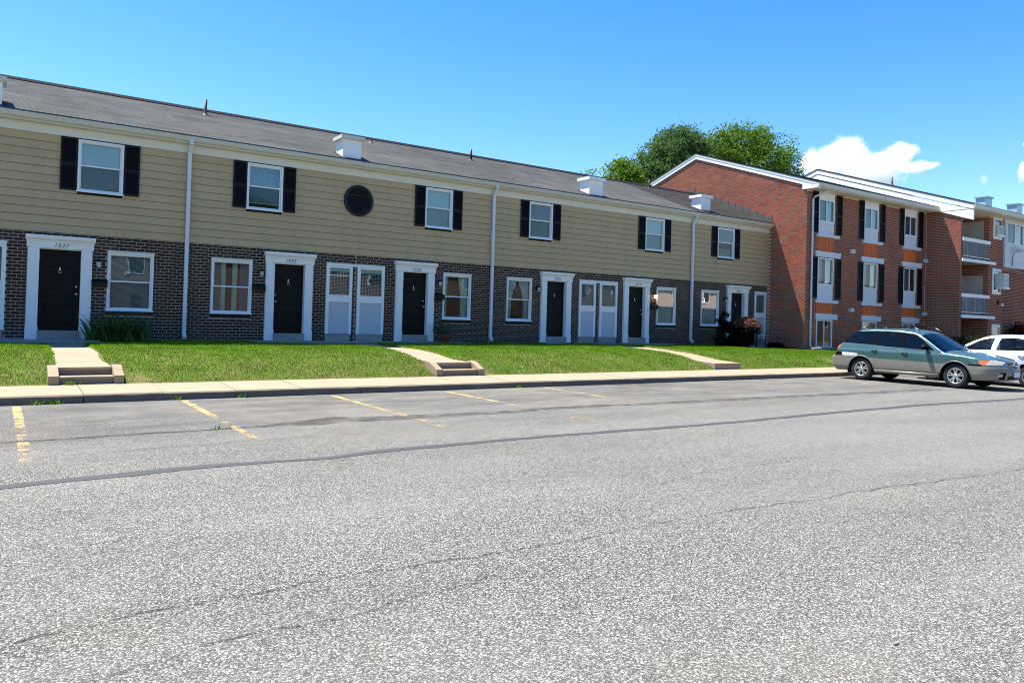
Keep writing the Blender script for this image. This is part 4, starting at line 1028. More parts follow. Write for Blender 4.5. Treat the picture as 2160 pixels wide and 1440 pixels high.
def tree(name, label, base, blobs, nclump, per, spread, size, leaf, group='trees behind the roofs', trunk_r=.25):
    r = empty(name, base, label, 'tree', group)
    V, P = crown(blobs, nclump, per, spread, size); obj('crown', quad_mesh('crown', V, leaf), r)
    b = MB(); zt = max(q[2] for q in blobs); top = Vector((blobs[0][0], blobs[0][1], zt)); B = Vector(base)
    pts = [B.lerp(top, t)+Vector((.15*math.sin(t*5),.1*math.cos(t*4),0)) for t in (0,.2,.4,.6,.8,1)]
    b.tube(pts, [trunk_r*(1-.8*t) for t in (0,.2,.4,.6,.8,1)], 9)
    for i in range(0, len(P), max(1, len(P)//26)):
        q = Vector(P[i]); h = min(.92, max(.25, (q.z-B.z)/(top.z-B.z)*.75)); s = B.lerp(top, h); mid = s.lerp(q, .55)+Vector((0,0,.25))
        b.tube([s, mid, q], [trunk_r*.32, trunk_r*.2, trunk_r*.06], 6)
    b.build('trunk', m_bark, r); return r
T0 = 1.6
tree('maple_tree', 'broad green maple crown above the red brick gable', (57,45,0),
     [(57,45,15.5,4.2,3.4,3.4),(56,45,18.1,2.2,2.2,2.0),(60.3,45,17.6,2.6,2.4,2.2),(53.2,45,16.6,2.2,2.2,1.9),(61.8,45,15.2,2.0,2.0,2.4),(59,44.5,13.5,4.5,3,2.6),(54,45,14.2,2.8,2.5,2.6),(52.0,45.2,17.3,.9,.9,.8),(58.2,45,19.2,1.1,1.1,1.0),(51.6,45,15.2,2.2,2,2.4),(50.6,45.4,13.4,2.4,2,2.2),(50.8,45,16.4,1.5,1.5,1.3),(52.6,45,18.2,1.1,1.1,.9)], 1150, 46, .40, .115, m_leaf_maple, trunk_r=.35)
tree('pine_tree', 'dense blue-green pine left of the maple, behind the gable peak', (47.4,45,0),
     [(47.4,45,14.6,3.3,3,3.2),(47.6,45,16.8,2.2,2.2,1.5),(45.3,45,14.2,2.2,2.2,2.2),(49.3,45,15.9,2.0,2.0,1.9),(46.2,45,16.1,1.6,1.6,1.2),(44.6,45,12.6,1.8,1.8,2.0),(48.6,45,13.0,3.2,2.5,2.5),(48.3,45,17.7,1.0,1.0,.8)], 1050, 54, .33, .095, m_leaf_pine, trunk_r=.32)
tree('maple_tree', 'low bushy tree left of the pine, just above the townhouse roof', (41.1,45,0),
     [(41.0,45,13.0,1.5,1.5,1.3),(40.2,45,12.4,1.2,1.2,1.2),(42.3,45,12.9,1.4,1.4,1.5),(41.6,45,14.2,.8,.8,.8),(43.0,45,12.0,1.6,1.5,1.6),(40.9,45,11.6,2,1.5,1.3)], 330, 42, .32, .115, m_leaf_maple, trunk_r=.2)
tree('maple_tree', 'small isolated treetop behind the third white chimney', (37.85,45,0),
     [(37.8,45,12.3,.55,.55,1.0),(38.1,45,12.0,.6,.6,.7),(37.6,45,11.6,.9,.8,.9)], 80, 36, .24, .11, m_leaf_maple, trunk_r=.12)
tree('maple_tree', 'small leafy tuft at the lower right of the maple', (63.6,45,0),
     [(63.6,45,15.3,.8,.8,.8),(63.7,45,14.3,1.0,1,1)], 60, 36, .26, .11, m_leaf_maple, trunk_r=.12)

# strap-leaf clump by door 1527
def strap_clump(name, label, cx, cy, z, n, lmin, lmax, mat, sx=1.0, wid=.022, cat='plant', spread=.5):
    b = MB()
    for i in range(n):
        a = rng.uniform(0, 2*math.pi); L = rng.uniform(lmin, lmax); ox, oy = rng.normal()*spread*.45*sx, rng.normal()*spread*.18
        dx, dy = math.cos(a), math.sin(a); px, py = -dy, dx; arch = rng.uniform(.45, 1.0); v = []
        for j in range(5):
            t = j/4; out = L*arch*t**1.3*.85; h = L*(t*1.15-arch*.74*t**2.3)*.92; w = wid*(1-.85*t**2)
            c = (cx+ox+dx*out, cy+oy+dy*out*.8, z+max(.0, h)); v += [(c[0]-px*w,c[1]-py*w,c[2]),(c[0]+px*w,c[1]+py*w,c[2])]
        b.add(v, [(2*j,2*j+1,2*j+3,2*j+2) for j in range(4)], 0, True)
    o = b.build(name, mat); return tag(o, label, cat)
strap_clump('strap_leaf_plant', 'wide clump of dark strap leaves under the window of 1527', 2.52, 21.5, .70, 330, .55, 1.15, m_strap, 1.3, .026)
# potted plant by door 1523
pp = empty('potted_plant', (12.25, 21.72, .72), 'leafy plant in a red pot beside door 1523', 'potted plant')
MB().lathe([(.0,.0),(.10,.0),(.135,.20),(.15,.20),(.15,.235),(.128,.235),(.12,.20),(.0,.19)], (12.25,21.72,.72), 'z', 20).build('pot', m_terra, pp)
b = MB()
for i in range(70):
    a = rng.uniform(0,2*math.pi); L = rng.uniform(.22,.55); tilt = rng.uniform(.25,1.25); dx, dy = math.cos(a)-.25, math.sin(a)*.8
    s = Vector((12.25,21.72,.93)); tip = s+Vector((dx*L*math.sin(tilt), dy*L*math.sin(tilt), L*math.cos(tilt))); mid = s.lerp(tip,.5)+Vector((0,0,.05))
    px, py = -dy*.03, dx*.03; tip2 = tip+Vector((dx*.10,dy*.10,-.08))
    b.add([tuple(s),(mid.x-px*.3,mid.y-py*.3,mid.z),(mid.x+px*.3,mid.y+py*.3,mid.z),(tip.x-px,tip.y-py,tip.z),(tip.x+px,tip.y+py,tip.z),tuple(tip2)], [(0,2,1),(1,2,4,3),(3,4,5)], 0, True)
b.build('foliage', m_strap, pp)
# shrubs by door 1517
def shrub(name, label, blobs, ncl, per, spread, size, mat, base, extra=None, cat='shrub'):
    r = empty(name, base, label, cat)
    V, P = crown(blobs, ncl, per, spread, size); obj('foliage', quad_mesh('foliage', V, mat), r)
    b = MB()
    for i in range(0, len(P), max(1, len(P)//9)):
        q = Vector(P[i]); b.tube([Vector(base), Vector(base).lerp(q,.6)+Vector((0,0,.05)), q], [.025,.018,.006], 5)
    b.build('stem', m_bark, r)
    if extra:
        C, mt, s = extra; obj('bloom', quad_mesh('bloom', leaf_quads(C, s), mt), r)
    return r
shrub('dark_shrub', 'dark plum shrub between the window and door of 1517', [(25.25,20.9,1.15,.50,.45,.55),(25.3,20.95,1.75,.33,.3,.28),(25.55,20.9,.8,.55,.45,.3)], 90, 40, .10, .045, m_leaf_plum, (25.3,20.95,.6))
nb = 1500; d = rng.normal(size=(nb,3)); d /= np.linalg.norm(d,axis=1)[:,None]; d[:,2] = np.abs(d[:,2]); d = d[d[:,2] > .18]
C = np.array((26.0,20.45,1.38))+d*np.array((.66,.55,.52))*rng.uniform(.93,1.05,(len(d),1))
shrub('flowering_shrub', 'round shrub with a rusty pink flowering top by door 1517', [(26.0,20.5,1.25,.62,.52,.52),(25.9,20.55,.85,.6,.45,.35)], 110, 40, .10, .045, m_leaf_plum, (26.0,20.55,.58), (C, m_bloom, .05))
shrub('dark_shrub', 'dark round shrub against the brick behind the station wagon', [(38.0,17.4,.95,.75,.6,.45),(38.9,17.5,.85,.6,.5,.4)], 70, 34, .12, .05, m_leaf_bush, (38.2,17.4,.45))
shrub('red_flowering_shrub', 'shrub with red flowers below the white bay at the right edge', [(47.6,18.7,1.3,.6,.4,.7)], 70, 30, .14, .06, m_leaf_bush, (47.6,18.7,.4),
      (np.array((47.4,18.5,1.75))+rng.normal(size=(180,3))*np.array((.35,.2,.28)), m_redbloom, .06))
strap_clump('low_plant', 'low dark plants in the mulch bed beside the red gable', 28.75, 21.0, .60, 200, .2, .42, m_leaf_plum, .9, .03)
# weeds in the gutter line
for x, y, z, n, lab in ((1.10,15.36,.18,26,'grass tuft at the foot of the leftmost whole steps'),(.55,14.09,.0,14,'weed tuft at the kerb below the leftmost steps'),(.78,14.08,.0,18,'thicker weed tuft at the kerb, just right of its smaller twin'),
        (2.62,14.08,.0,10,'small weed at the kerb beside the second yellow line'),(2.50,10.46,.0,5,'tiny weed in the dark pavement seam'),(3.7,14.07,0,7,'small weed at the kerb between the second and third yellow lines'),
        (9.9,14.07,0,6,'small weed at the kerb below the mid lawn steps'),(-.3,14.08,0,10,'weed at the kerb by the left picture edge')):
    V = blades(n*3, lambda k: np.stack([rng.normal(x,.05,k), rng.normal(y,.015,k), np.full(k,z)],1), .03, .10, .016, .9)
    o = obj('weed_tuft', tri_mesh('weed_tuft', V, m_grass)); tag(o, lab, 'weed', 'weed tufts along the kerb and cracks')
lg = MB(); lg.tube([(29.6,19.75,.60),(30.3,19.62,.62),(31.1,19.55,.60)], [.075,.085,.06], 9); lg.tube([(30.2,19.64,.64),(30.4,19.85,.72)], [.03,.02], 6)
tag(lg.build('log', m_log), 'grey weathered log lying at the edge of the mulch bed', 'log')
lf = MB(); lf.add([(3.785,2.025,.008),(3.80,2.040,.012),(3.825,2.042,.006),(3.845,2.032,.012),(3.825,2.022,.010),(3.80,2.018,.007)], [(0,1,5),(1,4,5),(1,2,4),(2,3,4)]); tag(lf.build('dead_leaf', m_log), 'curled brown leaf lying on the asphalt in front', 'leaf')

# metal garden chair by the last hall window
ch = empty('garden_chair', (28.3, 21.6, .66), 'black wire garden chair on the porch beside the red gable', 'chair')
X0, X1, Y0, Y1, Z0 = 28.0, 28.62, 21.42, 21.92, .665
for nm, pts in (('leg', [(X0,Y0,Z0),(X0+.02,Y0+.02,1.07)]),('leg', [(X1,Y0,Z0),(X1-.02,Y0+.02,1.07)]),('leg', [(X0,Y1+.06,Z0),(X0+.02,Y1,1.07),(X0+.03,Y1+.05,1.55)]),('leg', [(X1,Y1+.06,Z0),(X1-.02,Y1,1.07),(X1-.03,Y1+.05,1.55)]),
                ('armrest', [(X0+.02,Y0+.02,1.07),(X0-.02,Y0+.05,1.26),(X0,Y1,1.30)]),('armrest', [(X1-.02,Y0+.02,1.07),(X1+.06,Y0+.05,1.24),(X1,Y1,1.30)]),
                ('back_rail', [(X0+.03,Y1+.05,1.55),(X0+.12,Y1+.06,1.60),(X1-.12,Y1+.06,1.60),(X1-.03,Y1+.05,1.55)])):
    MB().tube(pts, .014, 7).build(nm, m_black, ch)
b = MB()
for i in range(8): y = Y0+.02+i*.066; b.box(X0+.02,X1-.02,y,y+.03,1.06,1.075)
b.build('seat', m_black, ch)
b = MB()
for i in range(7): x = X0+.08+i*.078; b.tube([(x,Y1,1.08),(x,Y1+.055,1.57)], .007, 5)
b.build('backrest', m_black, ch)

# ------------------------------------------------------------------ cars
def car_paint(name, c, coat=.8, metal=.35, rough=.35):
    t = NT(name); n = t.noise(1.2, 3)
    fl = t.noise(900, 1); col = t.mix(t.math('MULTIPLY', fl, .3), c, [min(1, x*1.5+.02) for x in c])
    dirt = t.ramp(t.noise(2.2, 5), [(.45, 0.0), (.85, .25)])
    t.set(t.mix(dirt, col, (.22,.20,.17)), rough, metal, .5, coat); t.bsdf.inputs['Coat Roughness'].default_value = .06
    return t.mat
m_teal = car_paint('teal_metallic_paint', (.036,.098,.100), metal=.3)
m_silverbeige = car_paint('grey_beige_cladding', (.20,.19,.16), .3, .3, .45)
m_carwhite = car_paint('silver_white_paint', (.66,.68,.71), .9, .2)
m_rubber = plain('tyre_rubber', (.018,.018,.018), .85, .2, 20, bump=.2, fine=90)
m_rim = plain('alloy_rim', (.60,.60,.60), .32, .08, 20, metal=.85)
m_blackpl = plain('black_plastic', (.008,.008,.009), .55, .2, 14, spec=.07)
m_trim = plain('matt_black_window_trim', (.006,.006,.007), .95, .2, 14, spec=.02)
m_chrome = plain('chrome', (.75,.75,.76), .15, .03, 20, metal=1)
m_amber = plain('amber_lens', (.52,.15,.04), .12, .1, 30, spec=.6, coat=.8)
m_redlens = plain('red_lens', (.55,.015,.012), .12, .1, 30, spec=.6, coat=.8)
m_headl = plain('hazy_headlamp_lens', (.40,.385,.33), .15, .12, 14, spec=.6, coat=.9)
m_seat = plain('grey_seat_cloth', (.10,.10,.105), .9, .15, 10)
m_tape = plain('crumpled_silver_tape', (.62,.64,.66), .3, .3, 28, metal=.6, bump=1.0)
m_plate = plain('white_licence_plate', (.74,.74,.74), .4, .05, 20)

class Car:
    def __init__(s, name, label, xc, sp, loc):
        s.sp = sp; s.xc = xc
        s.root = empty(name, loc, label, 'car')
        s.ys = [p[0] for p in sp['top']]
    def zt(s, y): return pchip(s.sp['top'], y)
    def ya(s, z): return lerp_tab(s.sp['y0'], z)   # low-y end
    def yb(s, z): return lerp_tab(s.sp['y1'], z)   # high-y end
    def ct(s, y): return pchip(s.sp['crown'], y)
    def dn(s, y, z):
        return min((s.zt(y)-z)/s.ct(y), (y-s.ya(z))/s.sp['c0'], (s.yb(z)-y)/s.sp['c1'])
    def w(s, y, z):
        d = min(1, max(0, s.dn(y, z))); return pchip(s.sp['W'], z)*math.sqrt(max(0, 1-(1-d)**2.3))
    def normal(s, y, z):
        e = .03; wy = (s.w(y+e,z)-s.w(y-e,z))/(2*e); wz = (s.w(y,z+e)-s.w(y,z-e))/(2*e)
        if s.dn(y,z) < .012:
            g = .01; wy = wz = 0; ax = [(s.zt(y)-z)/s.ct(y), (y-s.ya(z))/s.sp['c0'], (s.yb(z)-y)/s.sp['c1']]; k = ax.index(min(ax))
            if k == 0: sl = (s.zt(y+.03)-s.zt(y-.03))/.06; v = Vector((0.02,-sl,1))
            elif k == 1: v = Vector((.02,-1,.0))
            else: v = Vector((.02,1,.0))
            return v.normalized()
        return Vector((1,-wy,-wz)).normalized()
    def surf_y(s, x, z, low=True):
        """y of the low- or high-y end of the body at lateral x, height z"""
        a = s.ya(z) if low else s.yb(z); b = a+(s.sp['c0'] if low else -s.sp['c1'])
        for _ in range(40):
            m = (a+b)/2
            if s.w(m, z) < abs(x): a = m
            else: b = m
        return (a+b)/2
    def body(s, regions, mats, arches, zb):
        pts = []; edges = []
        sched = (0,.006,.02,.05,.10,.18,.30,.45,.60,.72,.86,1.0)
        ymin, ymax_ = s.sp['y0'][0][1], s.sp['y1'][0][1]
        ymin = min(p[1] for p in s.sp['y0']); ymax_ = max(p[1] for p in s.sp['y1'])
        ylist = list(np.arange(ymin, ymax_+.001, .06))
        ylist = sorted(set([round(float(v),4) for v in ylist]+[round(ymin+s.sp['c0']*q,4) for q in sched]+[round(ymax_-s.sp['c1']*q,4) for q in sched]+[p[0] for p in s.sp['top']]))
        def inside(y, z): return z >= zb-1e-6 and z <= s.zt(y)+1e-6 and y >= s.ya(z)-1e-6 and y <= s.yb(z)+1e-6
        idx = {}
        def addp(y, z):
            k = (round(y,3), round(z,3))
            if k in idx: return idx[k]
            idx[k] = len(pts); pts.append(Vector((y, z))); return idx[k]
        prev = None
        for y in ylist:
            zt, c = s.zt(y), s.ct(y)
            for q in sched:
                z = zt-q*c
                if inside(y, z): addp(y, z)
            for z in np.arange(zb, zt-c, .055):
                if inside(y, float(z)): addp(y, float(z))
        for z in np.arange(zb, 1.3, .045):
            z = float(z)
            for q in sched[:-1]:
                for y in (s.ya(z)+q*s.sp['c0'], s.yb(z)-q*s.sp['c1']):
                    if inside(y, z): addp(y, z)
        def poly(pg, closed=True):
            ids = []
            for (y, z), (y2, z2) in zip(pg, pg[1:]+pg[:1]):
                n = max(1, int(math.hypot(y2-y, z2-z)/.07))
                for i in range(n): ids.append(addp(y+(y2-y)*i/n, z+(z2-z)*i/n))
            for a, b in zip(ids, ids[1:]+ids[:1]):
                if a != b: edges.append((a, b))
        # outline
        out = []
        for z in np.arange(zb, s.zt(ymin+.02), .03): out.append((s.ya(float(z)), float(z)))
        for y in ylist:
            z = s.zt(y)
            if inside(y, z): out.append((y, z))
        for z in np.arange(zb, s.zt(ymax_-.02), .03)[::-1]: out.append((s.yb(float(z)), float(z)))
        for (yc, zc, r) in arches:
            poly([(yc+r*math.cos(2*math.pi*k/40), zc+r*math.sin(2*math.pi*k/40)) for k in range(40)])
        for nm, mt, pg in regions:
            if pg: poly(pg)
        for nm, mt, f, cut in s.sp.get('fn', []):
            ids = [addp(y, s.zt(y)-cut*s.ct(y)) for y in ylist if f[0] <= y <= f[1]]
            edges.extend(zip(ids, ids[1:]))
        v2, e2, f2, *_ = delaunay_2d_cdt(pts, edges, [], 0, 1e-5)
        def pip(y, z, pg):
            c = False; j = len(pg)-1
            for i in range(len(pg)):
                (yi,zi),(yj,zj) = pg[i], pg[j]
                if (zi > z) != (zj > z) and y < (yj-yi)*(z-zi)/(zj-zi)+yi: c = not c
                j = i
            return c
        groups = {}
        for f in f2:
            y = sum(v2[i][0] for i in f)/3; z = sum(v2[i][1] for i in f)/3
            if z < zb or not inside(y, z): continue
            if any(math.hypot(y-yc, z-zc) < r for yc, zc, r in arches): continue
            key = ('body', 0)
            for nm, mt, ff, cut in s.sp.get('fn', []):
                if ff[0] <= y <= ff[1] and (s.zt(y)-z)/s.ct(y) < cut: key = (nm, mt)
            for nm, mt, pg in regions:
                if pip(y, z, pg): key = (nm, mt)
            groups.setdefault(key[0], []).append((f, key[1]))
        s.parts = {}
        for nm, fs in groups.items():
            for side in ((1,-1),) if nm in ('body','windscreen','rear_window','bonnet','grille','air_intake') else ((1,),(-1,)):
                mp = {}; vs = []; ns = []; faces = []; ms = []
                for f, mt in fs:
                    for sg in side:
                        ids = []
                        for i in f:
                            k = (i, sg)
                            if k not in mp:
                                y, z = v2[i]; x = s.w(y, z); nn = s.normal(y, z)
                                if x < .004 and len(side) == 2:
                                    k2 = (i, 0)
                                    if k2 in mp: mp[k] = mp[k2]; ids.append(mp[k]); continue
                                    x = 0; mp[k2] = len(vs); nn = Vector((0, nn.y, nn.z)).normalized()
                                mp[k] = len(vs); vs.append((s.xc+sg*x, y, z)); ns.append((sg*nn.x, nn.y, nn.z))
                            ids.append(mp[k])
                        if len(set(ids)) < 3: continue
                        faces.append(ids if sg < 0 else ids[::-1]); ms.append(mt)
                # orient by analytic normal
                ff = []
                for ids in faces:
                    a, b, c = (Vector(vs[i]) for i in ids); nrm = (b-a).cross(c-a); av = Vector(ns[ids[0]])+Vector(ns[ids[1]])+Vector(ns[ids[2]])
                    ff.append(ids if nrm.dot(av) > 0 else ids[::-1])
                me = bpy.data.meshes.new(nm); me.from_pydata(vs, [], ff)
                for m_ in mats: me.materials.append(m_)
                me.polygons.foreach_set('material_index', ms); me.polygons.foreach_set('use_smooth', [True]*len(ff)); me.update()
                me.normals_split_custom_set_from_vertices(ns)
                pname = nm.split('#')[0]
                o = obj(pname, me, s.root); s.parts.setdefault(nm, []).append(o)
        return s.parts
    def wheel(s, y, z, r, side, style, width=.20):
        x = s.xc+side*(lerp_tab(s.sp['W'], .5)-.03); i = -side
        T = MB(); T.lathe([(r*.64,0),(r*.70,side*.012),(r*.90,side*.012),(r*.985,-side*.02),(r,-side*.05),(r,-side*(width-.05)),(r*.985,-side*(width-.02)),(r*.9,-side*width),(r*.6,-side*width)], (x,y,z), 'x', 40)
        wh = T.build('wheel', m_rubber, s.root)
        b = MB(); b.lathe([(r*.64,.0),(r*.63,side*.008),(r*.585,side*.004),(r*.56,-side*.03),(r*.56,-side*.12),(r*.0,-side*.12)], (x,y,z), 'x', 40)
        rim = b.build('rim', m_rim, wh)
        MB().lathe([(r*.5,-side*.085),(.0,-side*.085)], (x,y,z), 'x', 24).build('brake_disc', m_blackpl, wh)
        sp = MB(); n = style
        for k in range(n):
            a = 2*math.pi*k/n+.3
            for da in ((-.20,.20) if n == 5 else (0,)):
                c0 = (a+da*.55); c1 = a+da*1.15
                v = []
                for (rr, an, wd) in ((r*.12, c0, .020),(r*.585, c1, .017 if n == 5 else .014)):
                    cy, cz = math.cos(an), math.sin(an)
                    for sg in (-1,1):
                        for xx in (x-side*.002 if rr > .1 else x-side*.012, x-side*.045): v.append((xx, y+rr*cy-sg*wd*cz, z+rr*cz+sg*wd*cy))
                sp.add(v, [(0,2,6,4),(1,5,7,3),(0,4,5,1),(2,3,7,6)])
        sp.lathe([(.0,-side*.0),(.045,-side*.004),(.062,-side*.02),(.062,-side*.05)], (x,y,z), 'x', 18); sp.build('spoke', m_rim, wh)
    def wells(s, arches, mat):
        for (yc, zc, r) in arches:
            for side in (-1,1):
                b = MB(); n = 20; x0 = s.xc+side*(lerp_tab(s.sp['W'], .6)-.012); x1 = s.xc+side*.45; rr = r+.004
                v = []
                for k in range(n+1):
                    a = -.35+(math.pi+.7)*k/n; v += [(x0,yc+rr*math.cos(a),zc+rr*math.sin(a)),(x1,yc+rr*math.cos(a),zc+rr*math.sin(a))]
                b.add(v, [(2*k,2*k+1,2*k+3,2*k+2) for k in range(n)], 0, True)
                b.build('wheel_well', mat, s.root)
    def patch(s, name, mat, pg, off=.006, low=True, nx=8, parent=None, thick=.0, label=None):
        """front-projected patch following the nose: pg = (x0,x1,z0,z1) lateral and height"""
        x0,x1,z0,z1 = pg; nz = 4; v = []; sg = -1 if low else 1
        for j in range(nz+1):
            for i in range(nx+1):
                x = x0+(x1-x0)*i/nx; z = z0+(z1-z0)*j/nz; v.append((s.xc+x, s.surf_y(x, z, low)+sg*off, z))
        b = MB(); b.add(v, [(j*(nx+1)+i, j*(nx+1)+i+1, (j+1)*(nx+1)+i+1, (j+1)*(nx+1)+i) for j in range(nz) for i in range(nx)], 0, True)
        return b.build(name, mat, parent or s.root, label)
    def side_pt(s, y, z, side, off=0.0): return (s.xc+side*(s.w(y,z)+off), y, z)
    def mirror(s, y, z, side, mat):
        p = s.side_pt(y, z-.03, side); b = MB()
        b.lathe([(.0,-.07),(.06,-.06),(.078,-.03),(.082,.03),(.07,.05),(.0,.05)], (p[0]+side*.13, y, z+.03), 'y', 16)
        for i in range(len(b.v)): q = b.v[i]; b.v[i] = (p[0]+side*.13+(q[0]-p[0]-side*.13)*1.25, q[1], z+.03+(q[2]-z-.03)*.92)
        b.tube([(p[0]-side*.01,y,z-.03),(p[0]+side*.08,y,z+.0)], .03, 7); b.build('mirror', mat, s.root)
    def handle(s, y0, y1, z, side, mat):
        b = MB(); b.tube([s.side_pt(y0+(y1-y0)*t, z, side, .008+.022*math.sin(math.pi*t)) for t in (0,.15,.5,.85,1)], .014, 6); b.build('door_handle', mat, s.root)
    def inside_bits(s, front_y, rear_y, dirn, mat, wheel_x):
        def seat(x, y, wd):
            b = MB(); b.box(x-wd,x+wd,y-.25,y+.25,.45,.62)
            b.prism([(y-dirn*.22,.60),(y-dirn*.10,.60),(y-dirn*.26,1.14),(y-dirn*.34,1.14)], 2*wd, 'x', x-wd); 
            for hx in ((x,) if wd < .4 else (x-.4,x+.4)): b.box(hx-.13,hx+.13,y-dirn*.30-.05,y-dirn*.30+.05,1.17,1.34)
            b.build('seat', mat, s.root)
        seat(s.xc-.36, front_y, .25); seat(s.xc+.36, front_y, .25); seat(s.xc, rear_y, .62)
        b = MB()
        n = 18; c = Vector((s.xc+wheel_x, front_y+dirn*.52, .98))
        ax = Vector((0,-dirn*.45,.9)).normalized(); u = Vector((1,0,0)); v = ax.cross(u)
        b.tube([c+(u*math.cos(2*math.pi*k/n)+v*math.sin(2*math.pi*k/n))*.185 for k in range(n+1)], .014, 6)
        b.tube([c, c+Vector((0,dirn*.3,-.2))], .03, 6); b.build('steering_wheel', m_blackpl, s.root)
        y0, y1 = sorted((front_y+dirn*.62, front_y+dirn*1.02))
        MB().box(s.xc-.70,s.xc+.70,y0,y1,.6,.96).build('dashboard', m_blackpl, s.root)

# --- teal station wagon, nose towards the lot
sp = dict(top=[(9.02,.60),(9.10,.735),(9.18,.805),(9.35,.865),(9.6,.922),(9.9,.968),(10.2,1.003),(10.42,1.025),(10.6,1.135),(10.85,1.30),(11.1,1.455),(11.3,1.545),(11.55,1.595),(12.0,1.622),(12.5,1.620),(12.9,1.595),(13.15,1.555),(13.28,1.49),(13.62,1.16),(13.80,1.00),(13.86,.80),(13.92,.735),(13.99,.66)],
          y0=[(.22,9.22),(.30,9.06),(.45,9.02),(.60,9.02),(.66,9.05),(.735,9.10),(.805,9.16),(1.0,9.2),(2,9.2)],
          y1=[(.22,13.80),(.40,13.95),(.64,13.98),(.70,13.95),(.735,13.88),(.80,13.85),(1.0,13.80),(1.16,13.63),(1.49,13.30),(1.6,13.15),(2,13.1)],
          c0=.62, c1=.11, crown=[(9.0,.10),(9.6,.085),(10.35,.07),(10.6,.12),(11.1,.11),(11.4,.075),(13.0,.07),(13.3,.10),(13.99,.10)],
          W=[(.20,.83),(.34,.87),(.42,.895),(.60,.905),(.74,.905),(.90,.900),(.935,.893),(.965,.872),(1.03,.858),(1.12,.83),(1.3,.775),(1.48,.705),(1.6,.655),(1.7,.62)])
wag_arch = [(12.93,.345,.405),(10.18,.345,.405)]
sp['fn'] = [('windscreen', 4, (10.46, 11.18), .80), ('rear_window', 4, (13.33, 13.60), .72)]
clad = [(8.9,.15),(8.9,.655),(9.8,.652),(10.5,.66),(10.88,.668),(11.77,.688),(12.63,.708),(13.07,.725),(14.1,.725),(14.1,.15)]
regs = [('body', 1, clad),
        ('body', 2, [(9.49,.652),(9.84,.652),(9.84,.70),(9.49,.70)]), ('body', 2, [(13.56,.728),(14.0,.728),(14.0,.84),(13.56,.84)]),
        ('window_trim', 9, [(13.585,1.135),(13.23,1.485),(12.9,1.51),(12.2,1.515),(11.7,1.49),(11.34,1.44),(11.14,1.315),(10.80,1.05),(10.78,1.015),(11.2,1.025),(12.0,1.06),(12.8,1.105)]),
        ('side_window#r', 4, [(13.50,1.145),(13.20,1.455),(12.44,1.475),(12.66,1.115)]),
        ('side_window#m', 4, [(12.535,1.10),(12.30,1.468),(11.80,1.458),(11.80,1.062)]),
        ('side_window#f', 4, [(11.715,1.058),(11.715,1.452),(11.36,1.405),(11.17,1.285),(10.93,1.075),(10.90,1.03)]),
        ('door#r', 0, [(12.70,1.098),(12.755,.98),(12.74,.85),(12.56,.70),(11.79,.688),(11.79,1.048)]),
        ('door#r', 1, [(12.56,.70),(12.53,.5),(12.50,.40),(11.79,.385),(11.79,.688)]),
        ('door#f', 0, [(11.765,1.046),(11.765,.687),(10.66,.663),(10.66,1.0),(10.80,1.012)]),
        ('door#f', 1, [(11.765,.687),(11.765,.385),(10.66,.372),(10.66,.663)]),
        ('tail_light', 5, [(13.61,1.105),(13.80,1.0),(13.84,.915),(13.68,.915)]),
        ('tail_light', 6, [(13.70,.995),(13.84,.995),(13.86,.905),(13.67,.905)]),
        ('headlight', 7, [(9.60,.832),(9.30,.825),(9.19,.79),(9.15,.70),(9.52,.69),(9.57,.73)]),
        ('headlight', 5, [(9.60,.832),(9.36,.828),(9.44,.69),(9.52,.69),(9.57,.73)]),
        ('grille', 2, [(9.0,.675),(9.115,.675),(9.155,.775),(9.0,.775)]),
        ('air_intake', 2, [(9.0,.315),(9.10,.315),(9.075,.40),(9.0,.40)]),
        ('tape_patch', 8, [(13.55,.732),(13.08,.728),(13.02,.80),(13.10,.825),(13.55,.845)])]
wag = Car('station_wagon', 'teal station wagon with grey lower cladding and roof rack, nose out', 22.8, sp, (22.8,11.5,0))
wag.body(regs, [m_teal, m_silverbeige, m_blackpl, m_chrome, m_cglass, m_amber, m_redlens, m_headl, m_tape, m_trim], wag_arch, .27)
wag.wells(wag_arch, m_blackpl)
for y in (12.93, 10.18):
    for sd in (-1, 1): wag.wheel(y, .345, .338, sd, 5)
for sd in (-1, 1):
    wag.mirror(10.98, 1.07, sd, m_blackpl)
    wag.handle(12.60, 12.42, .925, sd, m_blackpl); wag.handle(11.68, 11.50, .895, sd, m_blackpl)
    # roof rail, sill strip, mud flaps
    p = [(wag.xc+sd*.60, y, z) for y, z in ((13.05,1.565),(12.95,1.63),(12.75,1.665),(11.8,1.675),(11.45,1.645),(11.3,1.56))]
    wag_r = MB().tube(p, .017, 7).build('roof_rail', m_blackpl, wag.root)
    MB().tube(p[4:], .020, 7).build('rail_end', m_silverbeige, wag_r); MB().tube(p[:2], .020, 7).build('rail_end', m_silverbeige, wag_r)
    b = MB(); b.tube([wag.side_pt(12.50,.33,sd,.004), wag.side_pt(11.6,.33,sd,.006), wag.side_pt(10.64,.33,sd,.004)], .034, 8); b.build('sill_strip', m_silverbeige, wag.root)
    for y in (13.35, 10.60):
        x = wag.xc+sd*.80; MB().box(x-.09,x+.09,y-.012,y+.012,.20,.46).build('mud_flap', m_blackpl, wag.root)
    b = MB()
    for (yc, zc, r) in wag_arch: b.tube([wag.side_pt(yc+r*math.cos(a), zc+r*math.sin(a), sd, .004) for a in np.linspace(.05, math.pi-.05, 22)], .013, 6)
    b.build('arch_trim', m_silverbeige, wag.root)
for y in (12.6, 11.75): MB().box(wag.xc-.60,wag.xc+.60,y-.03,y+.03,1.668,1.69).build('rack_bar', m_blackpl, wag.root)
gr_ = MB()
